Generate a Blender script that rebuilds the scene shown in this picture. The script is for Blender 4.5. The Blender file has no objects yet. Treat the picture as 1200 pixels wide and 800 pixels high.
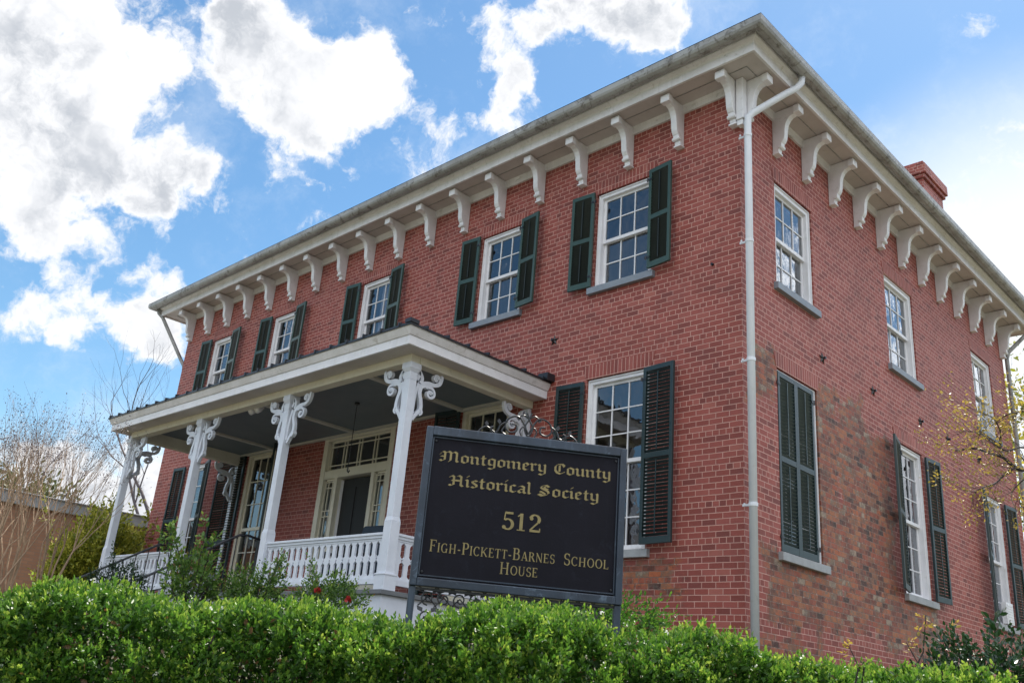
import bpy, math, random
import numpy as np
from mathutils import Vector, Matrix, noise
R_ = math.radians
# ------------------------------------------------------------------ camera, sky, sun, exposure
SC = bpy.context.scene
CAM = (5.2644, -9.0850, 1.6)
MR = (0.72344, 0.68579, 0.079535); MU = (0.192835, -0.311339, 0.930528); MF = (-0.66291, 0.657844, 0.35748)
cd = bpy.data.cameras.new('camera'); cam = bpy.data.objects.new('camera', cd); SC.collection.objects.link(cam)
cd.sensor_width = 36; cd.lens = 1074.87 * 36 / 1200; cd.clip_end = 3000; cd.clip_start = .05
cam.matrix_world = Matrix(((MR[0], MU[0], -MF[0], CAM[0]), (MR[1], MU[1], -MF[1], CAM[1]), (MR[2], MU[2], -MF[2], CAM[2]), (0, 0, 0, 1)))
SC.camera = cam
SC.view_settings.view_transform = 'Standard'; SC.view_settings.look = 'None'; SC.view_settings.gamma = 1
SC.view_settings.exposure = 1.45
SUN_EL, SUN_AZ = 60.0, -5.0          # azimuth from +Y towards +X
SKY = 0.06
def at(px, py, r):
    """point seen at a photo pixel, r metres away along the ground"""
    a, b = (px - 600) / 1074.87, -(py - 400) / 1074.87
    d = [MR[i] * a + MU[i] * b + MF[i] for i in range(3)]
    h = math.hypot(d[0], d[1])
    return Vector([CAM[i] + d[i] * r / h for i in range(3)])
def pdir(px, py):
    a, b = (px - 600) / 1074.87, -(py - 400) / 1074.87
    return Vector([MR[i] * a + MU[i] * b + MF[i] for i in range(3)]).normalized()

class NT:
    """small node helper"""
    def __init__(s, nt): s.nt = nt; s.nt.nodes.clear()
    def n(s, t, **kw):
        nd = s.nt.nodes.new(t)
        for k, v in kw.items():
            if k.startswith('i_'):
                key = k[2:]; key = int(key) if key.isdigit() else key.replace('_', ' ')
                if hasattr(v, 'is_output') or isinstance(v, bpy.types.NodeSocket): s.nt.links.new(v, nd.inputs[key])
                else: nd.inputs[key].default_value = v
            else: setattr(nd, k, v)
        return nd
    def link(s, a, b): s.nt.links.new(a, b)
    def m(s, op, a, b=None, c=None, clamp=False):
        nd = s.nt.nodes.new('ShaderNodeMath'); nd.operation = op; nd.use_clamp = clamp
        for i, v in enumerate((a, b, c)):
            if v is None: continue
            if isinstance(v, (int, float)): nd.inputs[i].default_value = v
            else: s.nt.links.new(v, nd.inputs[i])
        return nd.outputs[0]
    def vm(s, op, a, b=None):
        nd = s.nt.nodes.new('ShaderNodeVectorMath'); nd.operation = op
        for i, v in enumerate((a, b)):
            if v is None: continue
            if isinstance(v, (tuple, list, Vector)): nd.inputs[i].default_value = v
            else: s.nt.links.new(v, nd.inputs[i])
        return nd.outputs['Value'] if op in ('DOT_PRODUCT', 'LENGTH') else nd.outputs[0]
    def mix(s, f, a, b, bt='MIX'):
        nd = s.nt.nodes.new('ShaderNodeMix'); nd.data_type = 'RGBA'; nd.blend_type = bt
        for i, v in ((0, f), (6, a), (7, b)):
            if isinstance(v, (int, float)): nd.inputs[i].default_value = v
            elif isinstance(v, (tuple, list)): nd.inputs[i].default_value = tuple(v) + ((1,) if len(v) == 3 else ())
            else: s.nt.links.new(v, nd.inputs[i])
        return nd.outputs[2]
    def noise(s, vec, scale, detail=4, rough=.55, dist=0):
        nd = s.n('ShaderNodeTexNoise', i_Scale=scale, i_Detail=detail, i_Roughness=rough, i_Distortion=dist)
        if vec is not None: s.link(vec, nd.inputs['Vector'])
        return nd
    def ss(s, v, a, b, lo=0., hi=1.):
        nd = s.nt.nodes.new('ShaderNodeMapRange'); nd.interpolation_type = 'SMOOTHSTEP'
        s.link(v, nd.inputs[0])
        for i, x in ((1, a), (2, b), (3, lo), (4, hi)): nd.inputs[i].default_value = x
        return nd.outputs[0]
    def ramp(s, f, stops, const=False):
        nd = s.nt.nodes.new('ShaderNodeValToRGB'); cr = nd.color_ramp
        if const: cr.interpolation = 'CONSTANT'
        while len(cr.elements) < len(stops): cr.elements.new(.5)
        for e, (p, c) in zip(cr.elements, stops): e.position = p; e.color = tuple(c) + (1,)
        s.link(f, nd.inputs[0]); return nd.outputs[0]

def build_world():
    w = bpy.data.worlds.new('World'); SC.world = w; w.use_nodes = True
    N = NT(w.node_tree)
    sky = N.n('ShaderNodeTexSky', sky_type='NISHITA', sun_disc=False, sun_elevation=R_(SUN_EL), sun_rotation=R_(SUN_AZ), air_density=1.0, dust_density=.25, ozone_density=1.6)
    d = N.n('ShaderNodeTexCoord').outputs['Generated']
    d = N.vm('NORMALIZE', d)
    warp = N.noise(d, 9., 5, .65)
    wv = N.vm('SUBTRACT', warp.outputs['Color'], (.5, .5, .5))
    sc = N.nt.nodes.new('ShaderNodeVectorMath'); sc.operation = 'SCALE'; N.link(wv, sc.inputs[0]); sc.inputs['Scale'].default_value = .055
    dw = N.vm('ADD', d, sc.outputs[0])
    dwn = N.vm('NORMALIZE', dw)
    blobs = [(30, 50, 75, 1.2), (75, 105, 55, 1.1), (20, 130, 70, 1.15), (70, 170, 60, 1.15), (125, 185, 42, 1.05), (165, 225, 38, 1.05), (185, 240, 26, .9), (10, 215, 50, 1.), (35, 255, 32, .85), (60, 285, 26, .75), (95, 20, 40, .9), (110, 60, 30, .8),
             (150, 60, 26, .75), (172, 95, 34, .9), (205, 80, 22, .7), (195, 165, 32, 1.0), (222, 195, 30, 1.05), (240, 205, 16, .8), (130, 115, 24, .65), (110, 5, 24, .7),
             (270, 20, 36, 1.05), (300, 40, 42, 1.1), (335, 65, 38, 1.05), (275, 75, 26, .85), (270, 120, 24, .8), (300, 145, 34, 1.05), (350, 150, 44, 1.15), (385, 120, 48, 1.15), (425, 80, 42, 1.1), (455, 105, 38, 1.05), (395, 170, 26, .9), (250, 90, 18, .6), (420, 200, 16, .5), (325, 100, 26, .8),
             (565, 25, 16, .75), (590, 40, 20, .8), (620, 30, 20, .85), (635, 50, 18, .8), (580, 65, 20, .85), (605, 85, 24, .95), (620, 105, 26, 1.0), (590, 125, 28, 1.05), (560, 150, 26, 1.), (525, 158, 22, .8), (600, 150, 24, .95), (545, 90, 14, .6), (560, 95, 14, .6), (580, 10, 14, .6),
             (670, 0, 36, 1.0), (710, 5, 42, 1.1), (750, 10, 44, 1.15), (785, 30, 26, 1.), (760, 40, 22, .85), (480, 5, 12, .6),
             (105, 275, 20, .8), (130, 300, 20, .85), (150, 318, 15, .75), (185, 320, 26, 1.0), (200, 340, 22, .9), (100, 335, 24, .9), (140, 365, 28, 1.), (175, 385, 34, 1.05), (150, 395, 28, .95), (205, 400, 32, 1.), (10, 370, 24, .7), (50, 370, 26, .75), (85, 385, 24, .75), (10, 300, 12, .5), (35, 345, 14, .55),
             (365, 266, 13, .8), (385, 258, 12, .8), (345, 272, 9, .6), (90, 575, 42, .95), (50, 565, 30, .8), (130, 585, 36, .95), (185, 560, 30, .8), (150, 520, 18, .7), (100, 620, 60, .9), (180, 610, 50, .9),
             (1215, 290, 110, .6), (1195, 190, 30, .7)]
    tot = None
    for px, py, r, a in blobs:
        c = pdir(px, py)
        dot = N.vm('DOT_PRODUCT', dwn, tuple(c))
        k = (1074.87 * 1.0 / (r * 1.0)) ** 2      # exp(-(theta/rr)^2) with theta^2 = 2(1-dot)
        e = N.m('EXPONENT', N.m('MULTIPLY_ADD', dot, 2 * k, -2 * k)); a *= .69
        tot = N.m('MULTIPLY', e, a) if tot is None else N.m('MULTIPLY_ADD', e, a, tot)
    # unseen clouds outside the view, added bright and dense to light the front walls
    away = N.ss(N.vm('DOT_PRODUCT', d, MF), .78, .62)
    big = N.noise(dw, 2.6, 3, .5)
    gap = N.ss(N.vm('DOT_PRODUCT', d, (-.60, -.66, .45)), .93, .84)  # hole shaped in the unseen clouds so the upper front panes mirror blue
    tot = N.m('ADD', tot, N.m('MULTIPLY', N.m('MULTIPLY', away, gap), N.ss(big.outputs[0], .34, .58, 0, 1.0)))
    fb = N.noise(dw, 13.0, 8, .62)
    fb2 = N.noise(dw, 42.0, 6, .65)
    f = N.m('ADD', N.m('MULTIPLY_ADD', fb.outputs[0], 3.1, -1.55), N.m('MULTIPLY_ADD', fb2.outputs[0], 1.3, -.65))
    dens = N.m('ADD', N.m('MINIMUM', tot, 1.25), f)
    cov = N.ss(dens, .34, .95)
    thick = N.ss(dens, .7, 1.6)
    wisp = N.m('MULTIPLY', N.ss(N.noise(dw, 5.0, 7, .68).outputs[0], .46, .74), .30)
    # grey hearts for the big bank only
    sh = N.m('MULTIPLY', thick, N.ss(N.noise(dw, 8.0, 5, .55).outputs[0], .38, .62, 0, .9))
    ccol = N.mix(sh, (6.6, 6.65, 6.8), (3.3, 3.55, 3.95))
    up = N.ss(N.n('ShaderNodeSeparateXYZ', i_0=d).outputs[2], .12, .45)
    ccol = N.mix(away, ccol, N.mix(up, (2.8, 2.9, 3.1), (19., 19.4, 20.)))  # unseen clouds brightened high up as fill light, dimmed near the horizon
    # bright veil towards the low right, near where the sun stands behind thin cloud
    gl = N.vm('DOT_PRODUCT', d, tuple(pdir(1230, 400)))
    veil = N.ss(gl, .955, 1.0)
    sepx = N.n('ShaderNodeHueSaturation', i_Saturation=1.16, i_Value=1.1, i_Color=sky.outputs[0]).outputs[0]
    sepx = N.mix(1., sepx, (1.02, 1.09, 1.0), 'MULTIPLY')
    base = N.mix(veil, sepx, (6.6, 6.85, 7.1))
    base = N.mix(wisp, base, (6.6, 6.9, 7.3))
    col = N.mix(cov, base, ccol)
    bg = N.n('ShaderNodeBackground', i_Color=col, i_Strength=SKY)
    out = N.n('ShaderNodeOutputWorld'); N.link(bg.outputs[0], out.inputs[0])
build_world()
sd = bpy.data.lights.new('sun', 'SUN'); sd.energy = 3.4; sd.angle = R_(1.2); sd.color = (1, .94, .84)
sun = bpy.data.objects.new('sun', sd); SC.collection.objects.link(sun)
sdir = Vector((math.sin(R_(SUN_AZ)) * math.cos(R_(SUN_EL)), math.cos(R_(SUN_AZ)) * math.cos(R_(SUN_EL)), math.sin(R_(SUN_EL))))
sun.rotation_euler = sdir.to_track_quat('Z', 'Y').to_euler()

# ------------------------------------------------------------------ object helpers
COL = SC.collection
def tag(o, label=None, cat=None, group=None, kind=None):
    for k, v in (('label', label), ('category', cat), ('group', group), ('kind', kind)):
        if v: o[k] = v
    return o
def empty(name, loc=(0, 0, 0), rz=0):
    o = bpy.data.objects.new(name, None); COL.objects.link(o); o.location = loc; o.rotation_euler = (0, 0, rz); o.empty_display_size = .2
    return o
class MB:
    def __init__(s): s.v = []; s.f = []
    def add(s, vs, fs):
        b = len(s.v); s.v += [tuple(p) for p in vs]; s.f += [tuple(i + b for i in f) for f in fs]; return s
    def box(s, x0, x1, y0, y1, z0, z1, M=None):
        vs = [Vector((x, y, z)) for z in (z0, z1) for y in (y0, y1) for x in (x0, x1)]
        if M is not None: vs = [M @ p for p in vs]
        return s.add(vs, [(0, 2, 3, 1), (4, 5, 7, 6), (0, 1, 5, 4), (2, 6, 7, 3), (0, 4, 6, 2), (1, 3, 7, 5)])
    def quad(s, *p): return s.add(p, [tuple(range(len(p)))])
    def prism(s, poly, axis, a, b, M=None):
        """extrude a 2-D polygon along an axis: x -> (a..b, p0, p1), y -> (p0, a..b, p1), z -> (p0, p1, a..b)"""
        n = len(poly)
        def mk(p, t): return {'x': (t, p[0], p[1]), 'y': (p[0], t, p[1]), 'z': (p[0], p[1], t)}[axis]
        vs = [Vector(mk(p, t)) for t in (a, b) for p in poly]
        if M is not None: vs = [M @ p for p in vs]
        return s.add(vs, [tuple(range(n))[::-1], tuple(range(n, 2 * n))] + [(i, (i + 1) % n, (i + 1) % n + n, i + n) for i in range(n)])
    def tube(s, pts, rad, sides=8, cap=True):
        pts = [Vector(p) for p in pts]; n = len(pts)
        rr = rad if isinstance(rad, (list, tuple)) else [rad] * n
        b = len(s.v); u = None
        for i, p in enumerate(pts):
            t = (pts[min(i + 1, n - 1)] - pts[max(i - 1, 0)]).normalized()
            if u is None: u = t.orthogonal().normalized()
            else:
                u = u - t * u.dot(t); u = u.normalized() if u.length > 1e-6 else t.orthogonal().normalized()
            w = t.cross(u)
            for k in range(sides):
                a = 2 * math.pi * k / sides
                s.v.append(tuple(p + (u * math.cos(a) + w * math.sin(a)) * rr[i]))
        for i in range(n - 1):
            for k in range(sides):
                a = b + i * sides + k; c = b + i * sides + (k + 1) % sides
                s.f.append((a, c, c + sides, a + sides))
        if cap:
            s.f.append(tuple(b + k for k in range(sides))[::-1]); s.f.append(tuple(b + (n - 1) * sides + k for k in range(sides)))
        return s
    def build(s, name, mat, parent=None, M=None, bevel=0, smooth=False):
        me = bpy.data.meshes.new(name); me.from_pydata(s.v, [], s.f); me.update()
        o = bpy.data.objects.new(name, me); COL.objects.link(o)
        if mat: me.materials.append(mat)
        if parent is not None: o.parent = parent
        if M is not None: o.matrix_local = M
        if smooth:
            for p in me.polygons: p.use_smooth = True
        if bevel:
            md = o.modifiers.new('bevel', 'BEVEL'); md.width = bevel; md.segments = 2; md.limit_method = 'ANGLE'
        return o
def rotz(a, loc=(0, 0, 0)): return Matrix.Translation(loc) @ Matrix.Rotation(a, 4, 'Z')
def copy_tree(o, parent=None):
    c = o.copy(); COL.objects.link(c); c.parent = parent
    for ch in list(o.children): copy_tree(ch, c)
    return c

# ------------------------------------------------------------------ materials
def newmat(name):
    m = bpy.data.materials.new(name); m.use_nodes = True; N = NT(m.node_tree)
    p = N.n('ShaderNodeBsdfPrincipled'); o = N.n('ShaderNodeOutputMaterial'); N.link(p.outputs[0], o.inputs[0])
    return m, N, p, o
def coords(N, kind='Object'): return N.n('ShaderNodeTexCoord').outputs[kind]
def gpos(N): return N.n('ShaderNodeNewGeometry').outputs['Position']
def bump(N, p, h, strength=.4, dist=.01):
    b = N.n('ShaderNodeBump', i_Strength=strength, i_Distance=dist, i_Height=h); N.link(b.outputs[0], p.inputs['Normal']); return b
def paint(name, c, c2=None, rough=.5, scale=3., grain=40., amt=.5, dirt=None, dirt_amt=.35, bstr=.15, th=.55):
    m, N, p, o = newmat(name); P = gpos(N)
    c2 = c2 or tuple(x * .8 for x in c)
    f = N.ss(N.noise(P, scale, 5, .6).outputs[0], .35, .68)
    col = N.mix(N.m('MULTIPLY', f, amt), c, c2)
    if dirt:
        g = N.ss(N.noise(P, scale * 2.7, 8, .72, .6).outputs[0], th, th + .15)
        col = N.mix(N.m('MULTIPLY', g, dirt_amt), col, dirt)
        sv = N.n('ShaderNodeMapping', i_Vector=P, i_Scale=(9., 9., .7)).outputs[0]
        st = N.ss(N.noise(sv, 1.6, 6, .7).outputs[0], .52, .78)
        col = N.mix(N.m('MULTIPLY', st, dirt_amt * .6), col, dirt)
        chip = N.ss(N.noise(P, 34., 4, .75).outputs[0], .68, .71)
        col = N.mix(N.m('MULTIPLY', chip, dirt_amt), col, tuple(x * .55 for x in dirt))
    N.link(col, p.inputs['Base Color']); p.inputs['Roughness'].default_value = rough
    bump(N, p, N.noise(P, grain, 5, .6).outputs[0], bstr, .004)
    return m
def brick_mat(name, patches=None, soldier=False, tone=1.0):
    m, N, p, o = newmat(name); P = gpos(N)
    sx = N.n('ShaderNodeSeparateXYZ', i_0=P); x, y, z = sx.outputs
    u = N.m('ADD', x, y)
    # slight unevenness of the courses
    wob = N.noise(P, 1.3, 2, .5)
    zz = N.m('ADD', z, N.m('MULTIPLY_ADD', wob.outputs[0], .012, -.006))
    fine = N.noise(P, 22., 3, .6)
    uu = N.m('ADD', u, N.m('MULTIPLY_ADD', fine.outputs[0], .006, -.003))
    zz = N.m('ADD', zz, N.m('MULTIPLY_ADD', N.noise(P, 31., 2, .6).outputs[0], .005, -.0025))
    if soldier: vec = N.n('ShaderNodeCombineXYZ', i_0=zz, i_1=uu, i_2=0.).outputs[0]
    else: vec = N.n('ShaderNodeCombineXYZ', i_0=uu, i_1=zz, i_2=0.).outputs[0]
    def bt(c1, c2, mort, msize, smooth, sq=True):
        nd = N.n('ShaderNodeTexBrick', i_Vector=vec, i_Color1=c1 + (1,), i_Color2=c2 + (1,), i_Mortar=mort + (1,), i_Scale=1.0, i_Mortar_Size=msize, i_Mortar_Smooth=smooth, i_Bias=0.)
        nd.inputs['Brick Width'].default_value = .21 if soldier else .183
        nd.inputs['Row Height'].default_value = .062 if soldier else .07
        nd.offset = 0 if soldier else .5; nd.offset_frequency = 2
        nd.squash = .5 if (sq and not soldier) else 1.; nd.squash_frequency = 6
        return nd
    b = bt((0, 0, 0), (1, 1, 1), (.5, .5, .5), .0056, .3)
    rnd = b.outputs['Color']; mort = b.outputs['Fac']
    t = tone
    bc = N.ramp(rnd, [(0, (.17 * t, .042 * t, .034 * t)), (.12, (.22 * t, .050 * t, .038 * t)), (.5, (.285 * t, .064 * t, .047 * t)), (.9, (.33 * t, .084 * t, .066 * t)), (1, (.38 * t, .12 * t, .09 * t))])
    big = N.ss(N.noise(P, .55, 5, .6).outputs[0], .3, .7)
    bc = N.mix(N.m('MULTIPLY', big, .35), bc, (.23 * t, .058 * t, .046 * t))
    bc = N.mix(N.m('MULTIPLY', N.ss(N.noise(P, 55., 4, .7).outputs[0], .45, .75), .3), bc, (.36 * t, .14 * t, .12 * t))
    mc = N.mix(N.noise(P, 7., 4, .6).outputs[0], (.48 * t, .235 * t, .19 * t), (.63 * t, .38 * t, .32 * t))
    # grime streaks
    sv = N.n('ShaderNodeMapping', i_Vector=P, i_Scale=(3.0, 3.0, .35)).outputs[0]
    gr = N.ss(N.noise(sv, 1.2, 6, .65).outputs[0], .55, .8)
    col = N.mix(mort, bc, mc)
    if patches:
        tot = None; nz = N.m('MULTIPLY_ADD', N.noise(P, 1.7, 7, .72).outputs[0], 3.2, -1.6)
        for (ax, a0, a1, z0, z1) in patches:
            c = {'x': x, 'y': y}[ax]
            e = N.m('MINIMUM', N.m('MINIMUM', N.m('SUBTRACT', c, a0), N.m('SUBTRACT', a1, c)), N.m('MINIMUM', N.m('SUBTRACT', z, z0), N.m('SUBTRACT', z1, z)))
            # the patch lives on one face of the house only
            other = {'x': y, 'y': x}[ax]
            on = N.m('COMPARE', other, 0., .06)
            e = N.m('SUBTRACT', e, N.m('MULTIPLY', N.m('SUBTRACT', 1., on), 9.))
            tot = e if tot is None else N.m('MAXIMUM', tot, e)
        mask = N.ss(N.m('ADD', tot, N.m('MULTIPLY', nz, .42)), -.07, .07)
        rnd2 = N.m('ADD', rnd, N.m('MULTIPLY_ADD', N.noise(P, 7.5, 6, .75).outputs[0], .8, -.4))
        old = N.ramp(rnd2, [(0, (.05, .028, .022)), (.16, (.20, .055, .032)), (.32, (.34, .085, .045)), (.46, (.10, .048, .035)), (.58, (.42, .115, .045)), (.70, (.19, .095, .06)), (.84, (.40, .13, .05)), (.93, (.16, .12, .085)), (1, (.34, .25, .18))])
        old = N.mix(N.m('MULTIPLY', N.ss(N.noise(P, 4.5, 6, .7).outputs[0], .46, .66), .5), old, (.09, .055, .04))
        om = N.mix(N.noise(P, 11., 4, .7).outputs[0], (.11, .08, .065), (.30, .23, .185))
        om = N.mix(N.ss(N.noise(P, 19., 5, .75).outputs[0], .55, .66), om, (.58, .49, .42))
        smear = N.ss(N.noise(P, 14., 6, .75).outputs[0], .50, .62)
        oc = N.mix(N.m('MAXIMUM', N.m('MULTIPLY', mort, .75), N.m('MULTIPLY', smear, .38)), old, om)
        # scraps of paint still clinging
        rem = N.ss(N.noise(P, 5.0, 8, .75).outputs[0], .60, .66)
        oc = N.mix(N.m('MULTIPLY', rem, .7), oc, col)
        col = N.mix(mask, col, oc)
    blot = N.ss(N.noise(P, 1.1, 7, .72).outputs[0], .50, .68)
    col = N.mix(N.m('MULTIPLY', blot, .28), col, (.12 * t, .045 * t, .038 * t))
    lime = N.ss(N.noise(P, 2.3, 7, .75).outputs[0], .60, .74)
    col = N.mix(N.m('MULTIPLY', lime, .30), col, (.45 * t, .27 * t, .22 * t))
    col = N.mix(N.m('MULTIPLY', gr, .45), col, (.09 * t, .035 * t, .03 * t))
    N.link(col, p.inputs['Base Color']); p.inputs['Roughness'].default_value = .62; p.inputs['Specular IOR Level'].default_value = .35
    h = N.m('ADD', N.m('MULTIPLY', mort, -1.), N.m('MULTIPLY', N.noise(P, 60., 5, .7).outputs[0], .6))
    bump(N, p, h, .75, .006)
    return m
PATCHES = [('y', .15, .8, 5.15, 5.85), ('y', 1.75, 2.5, 2.75, 5.75), ('y', 2.3, 4.15, 2.75, 5.6), ('y', .45, 2.3, 2.55, 3.35), ('y', 3.6, 5.55, 2.55, 3.3), ('y', 2.4, 3.2, 4.6, 5.85), ('y', .05, 1.8, 1.9, 2.42), ('x', -1.75, -.85, 2.78, 3.26)]
M_brick = brick_mat('painted_brick', PATCHES)
M_soldier = brick_mat('arch_brick', None, True)
M_white = paint('white_paint', (.78, .77, .79), (.66, .65, .67), .45, 4., 60, .6, (.42, .40, .34), .35)
M_cream = paint('cream_paint', (.74, .70, .58), (.64, .60, .49), .5, 4., 60, .6, (.40, .36, .25), .3)
M_post = paint('post_paint', (.70, .73, .80), (.60, .63, .70), .4, 5., 70, .6, (.42, .42, .40), .25)
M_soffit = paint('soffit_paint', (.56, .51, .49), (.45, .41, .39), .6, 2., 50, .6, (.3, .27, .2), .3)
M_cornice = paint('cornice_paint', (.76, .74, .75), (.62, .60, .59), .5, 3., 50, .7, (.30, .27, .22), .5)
M_gutter = paint('gutter_metal', (.36, .36, .355), (.25, .245, .235), .45, 2.2, 50, .8, (.075, .06, .045), .75, th=.50)
M_stone = paint('sill_stone', (.34, .35, .36), (.25, .26, .27), .75, 6., 90, .7, (.2, .17, .14), .5, .4)
M_sillp = paint('sill_paint', (.23, .26, .30), (.18, .20, .24), .55, 6., 90, .6, (.2, .17, .14), .3, .3)
M_shut = paint('shutter_teal', (.016, .034, .037), (.010, .023, .026), .38, 6., 70, .6, (.05, .07, .07), .3)
M_shutf = paint('shutter_green_frame', (.030, .066, .054), (.022, .050, .042), .42, 6., 70, .6, (.09, .12, .10), .35)
M_shutl = paint('shutter_dark_louver', (.007, .013, .012), (.012, .022, .02), .5, 9., 60, .6)
M_slat = paint('shutter_worn_slat', (.040, .066, .072), (.028, .048, .053), .42, 7., 70, .6, (.09, .12, .12), .3)
M_roofm = paint('porch_roof_metal', (.016, .017, .022), (.03, .03, .035), .35, 3., 40, .5)
M_roofs = paint('roof_slate', (.06, .06, .065), (.09, .085, .08), .7, 3., 30, .6)
M_iron = paint('black_iron', (.013, .014, .018), (.022, .022, .026), .38, 8., 90, .5, (.05, .035, .025), .3)
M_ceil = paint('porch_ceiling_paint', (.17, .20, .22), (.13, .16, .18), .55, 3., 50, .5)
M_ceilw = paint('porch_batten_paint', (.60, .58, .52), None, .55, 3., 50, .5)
M_deck = paint('deck_boards', (.16, .17, .18), (.12, .13, .14), .6, 4., 50, .6)
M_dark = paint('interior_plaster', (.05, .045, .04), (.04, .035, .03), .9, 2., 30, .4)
M_pipe = paint('downpipe_paint', (.70, .72, .76), (.60, .62, .66), .38, 2.5, 50, .6, (.45, .42, .36), .3)
M_curt = paint('curtain_cloth', (.62, .60, .68), (.50, .48, .56), .9, 3., 30, .6)
M_drape = paint('brown_drape', (.10, .055, .04), (.06, .035, .03), .9, 3., 30, .6)
M_stain = paint('dark_door', (.005, .005, .006), (.008, .007, .008), .6, 3., 50, .5)
M_chim = brick_mat('chimney_brick', None, False, 1.05)
M_bark = paint('grey_bark', (.085, .072, .078), (.05, .042, .048), .85, 6., 60, .7, None, 0, .6)
M_barkt = paint('tan_bark', (.34, .235, .155), (.22, .15, .10), .8, 6., 60, .7, None, 0, .5)
M_barkd = paint('dark_bark', (.035, .026, .024), (.02, .016, .015), .85, 6., 60, .7, None, 0, .5)
M_cloth = paint('chair_cushion', (.020, .035, .055), (.015, .025, .04), .8, 6., 80, .5)

def glass_mat():
    m, N, p, o = newmat('window_glass')
    P = gpos(N)
    w = N.noise(P, 2.2, 3, .5)
    b = N.n('ShaderNodeBump', i_Strength=.5, i_Distance=.016, i_Height=w.outputs[0])
    g = N.n('ShaderNodeBsdfGlossy', i_Roughness=.0, i_Color=(.9, .93, .97, 1)); N.link(b.outputs[0], g.inputs['Normal'])
    t = N.n('ShaderNodeBsdfTransparent', i_Color=(.62, .64, .64, 1))
    fr = N.n('ShaderNodeFresnel', i_IOR=1.52)
    f = N.m('MULTIPLY_ADD', fr.outputs[0], 1.5, .10, clamp=True)
    mx = N.n('ShaderNodeMixShader', i_Fac=f); N.link(t.outputs[0], mx.inputs[1]); N.link(g.outputs[0], mx.inputs[2])
    N.link(mx.outputs[0], o.inputs[0]); return m
M_glass = glass_mat()
def leaf_mat(name, stops, trans=.35, rough=.42, spec=.4):
    m, N, p, o = newmat(name)
    a = N.n('ShaderNodeAttribute', attribute_name='tint')
    c = N.ramp(a.outputs['Fac'], stops)
    N.link(c, p.inputs['Base Color']); p.inputs['Roughness'].default_value = rough; p.inputs['Specular IOR Level'].default_value = spec
    t = N.n('ShaderNodeBsdfTranslucent', i_Color=N.mix(.5, c, (.25, .42, .03), 'ADD') if False else c)
    mx = N.n('ShaderNodeMixShader', i_Fac=trans); N.link(p.outputs[0], mx.inputs[1]); N.link(t.outputs[0], mx.inputs[2])
    N.link(mx.outputs[0], o.inputs[0]); return m
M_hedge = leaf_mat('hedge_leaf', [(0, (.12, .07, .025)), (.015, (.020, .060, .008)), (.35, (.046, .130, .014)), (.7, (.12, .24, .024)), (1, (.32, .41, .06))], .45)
M_rosel = leaf_mat('rose_leaf', [(0, (.040, .090, .020)), (.6, (.11, .21, .035)), (.9, (.26, .36, .06)), (1, (.28, .16, .07))], .35)
M_holly = leaf_mat('dark_leaf', [(0, (.008, .024, .008)), (.7, (.018, .055, .014)), (1, (.05, .12, .03))], .2, .3, .6)
M_yellow = leaf_mat('yellow_leaf', [(0, (.10, .13, .016)), (.5, (.28, .30, .03)), (1, (.55, .48, .08))], .35)
M_bud = leaf_mat('spring_bud', [(0, (.18, .15, .03)), (.5, (.32, .24, .04)), (1, (.46, .32, .07))], .4)
M_budp = leaf_mat('grey_bud', [(0, (.07, .06, .075)), (1, (.16, .14, .17))], .2)
M_olive = leaf_mat('olive_leaf', [(0, (.05, .06, .015)), (1, (.15, .15, .04))], .3)
M_petal = leaf_mat('white_petal', [(0, (.6, .62, .5)), (1, (.8, .82, .74))], .3)
M_rose = leaf_mat('red_petal', [(0, (.35, .02, .02)), (1, (.55, .05, .04))], .3)

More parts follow.
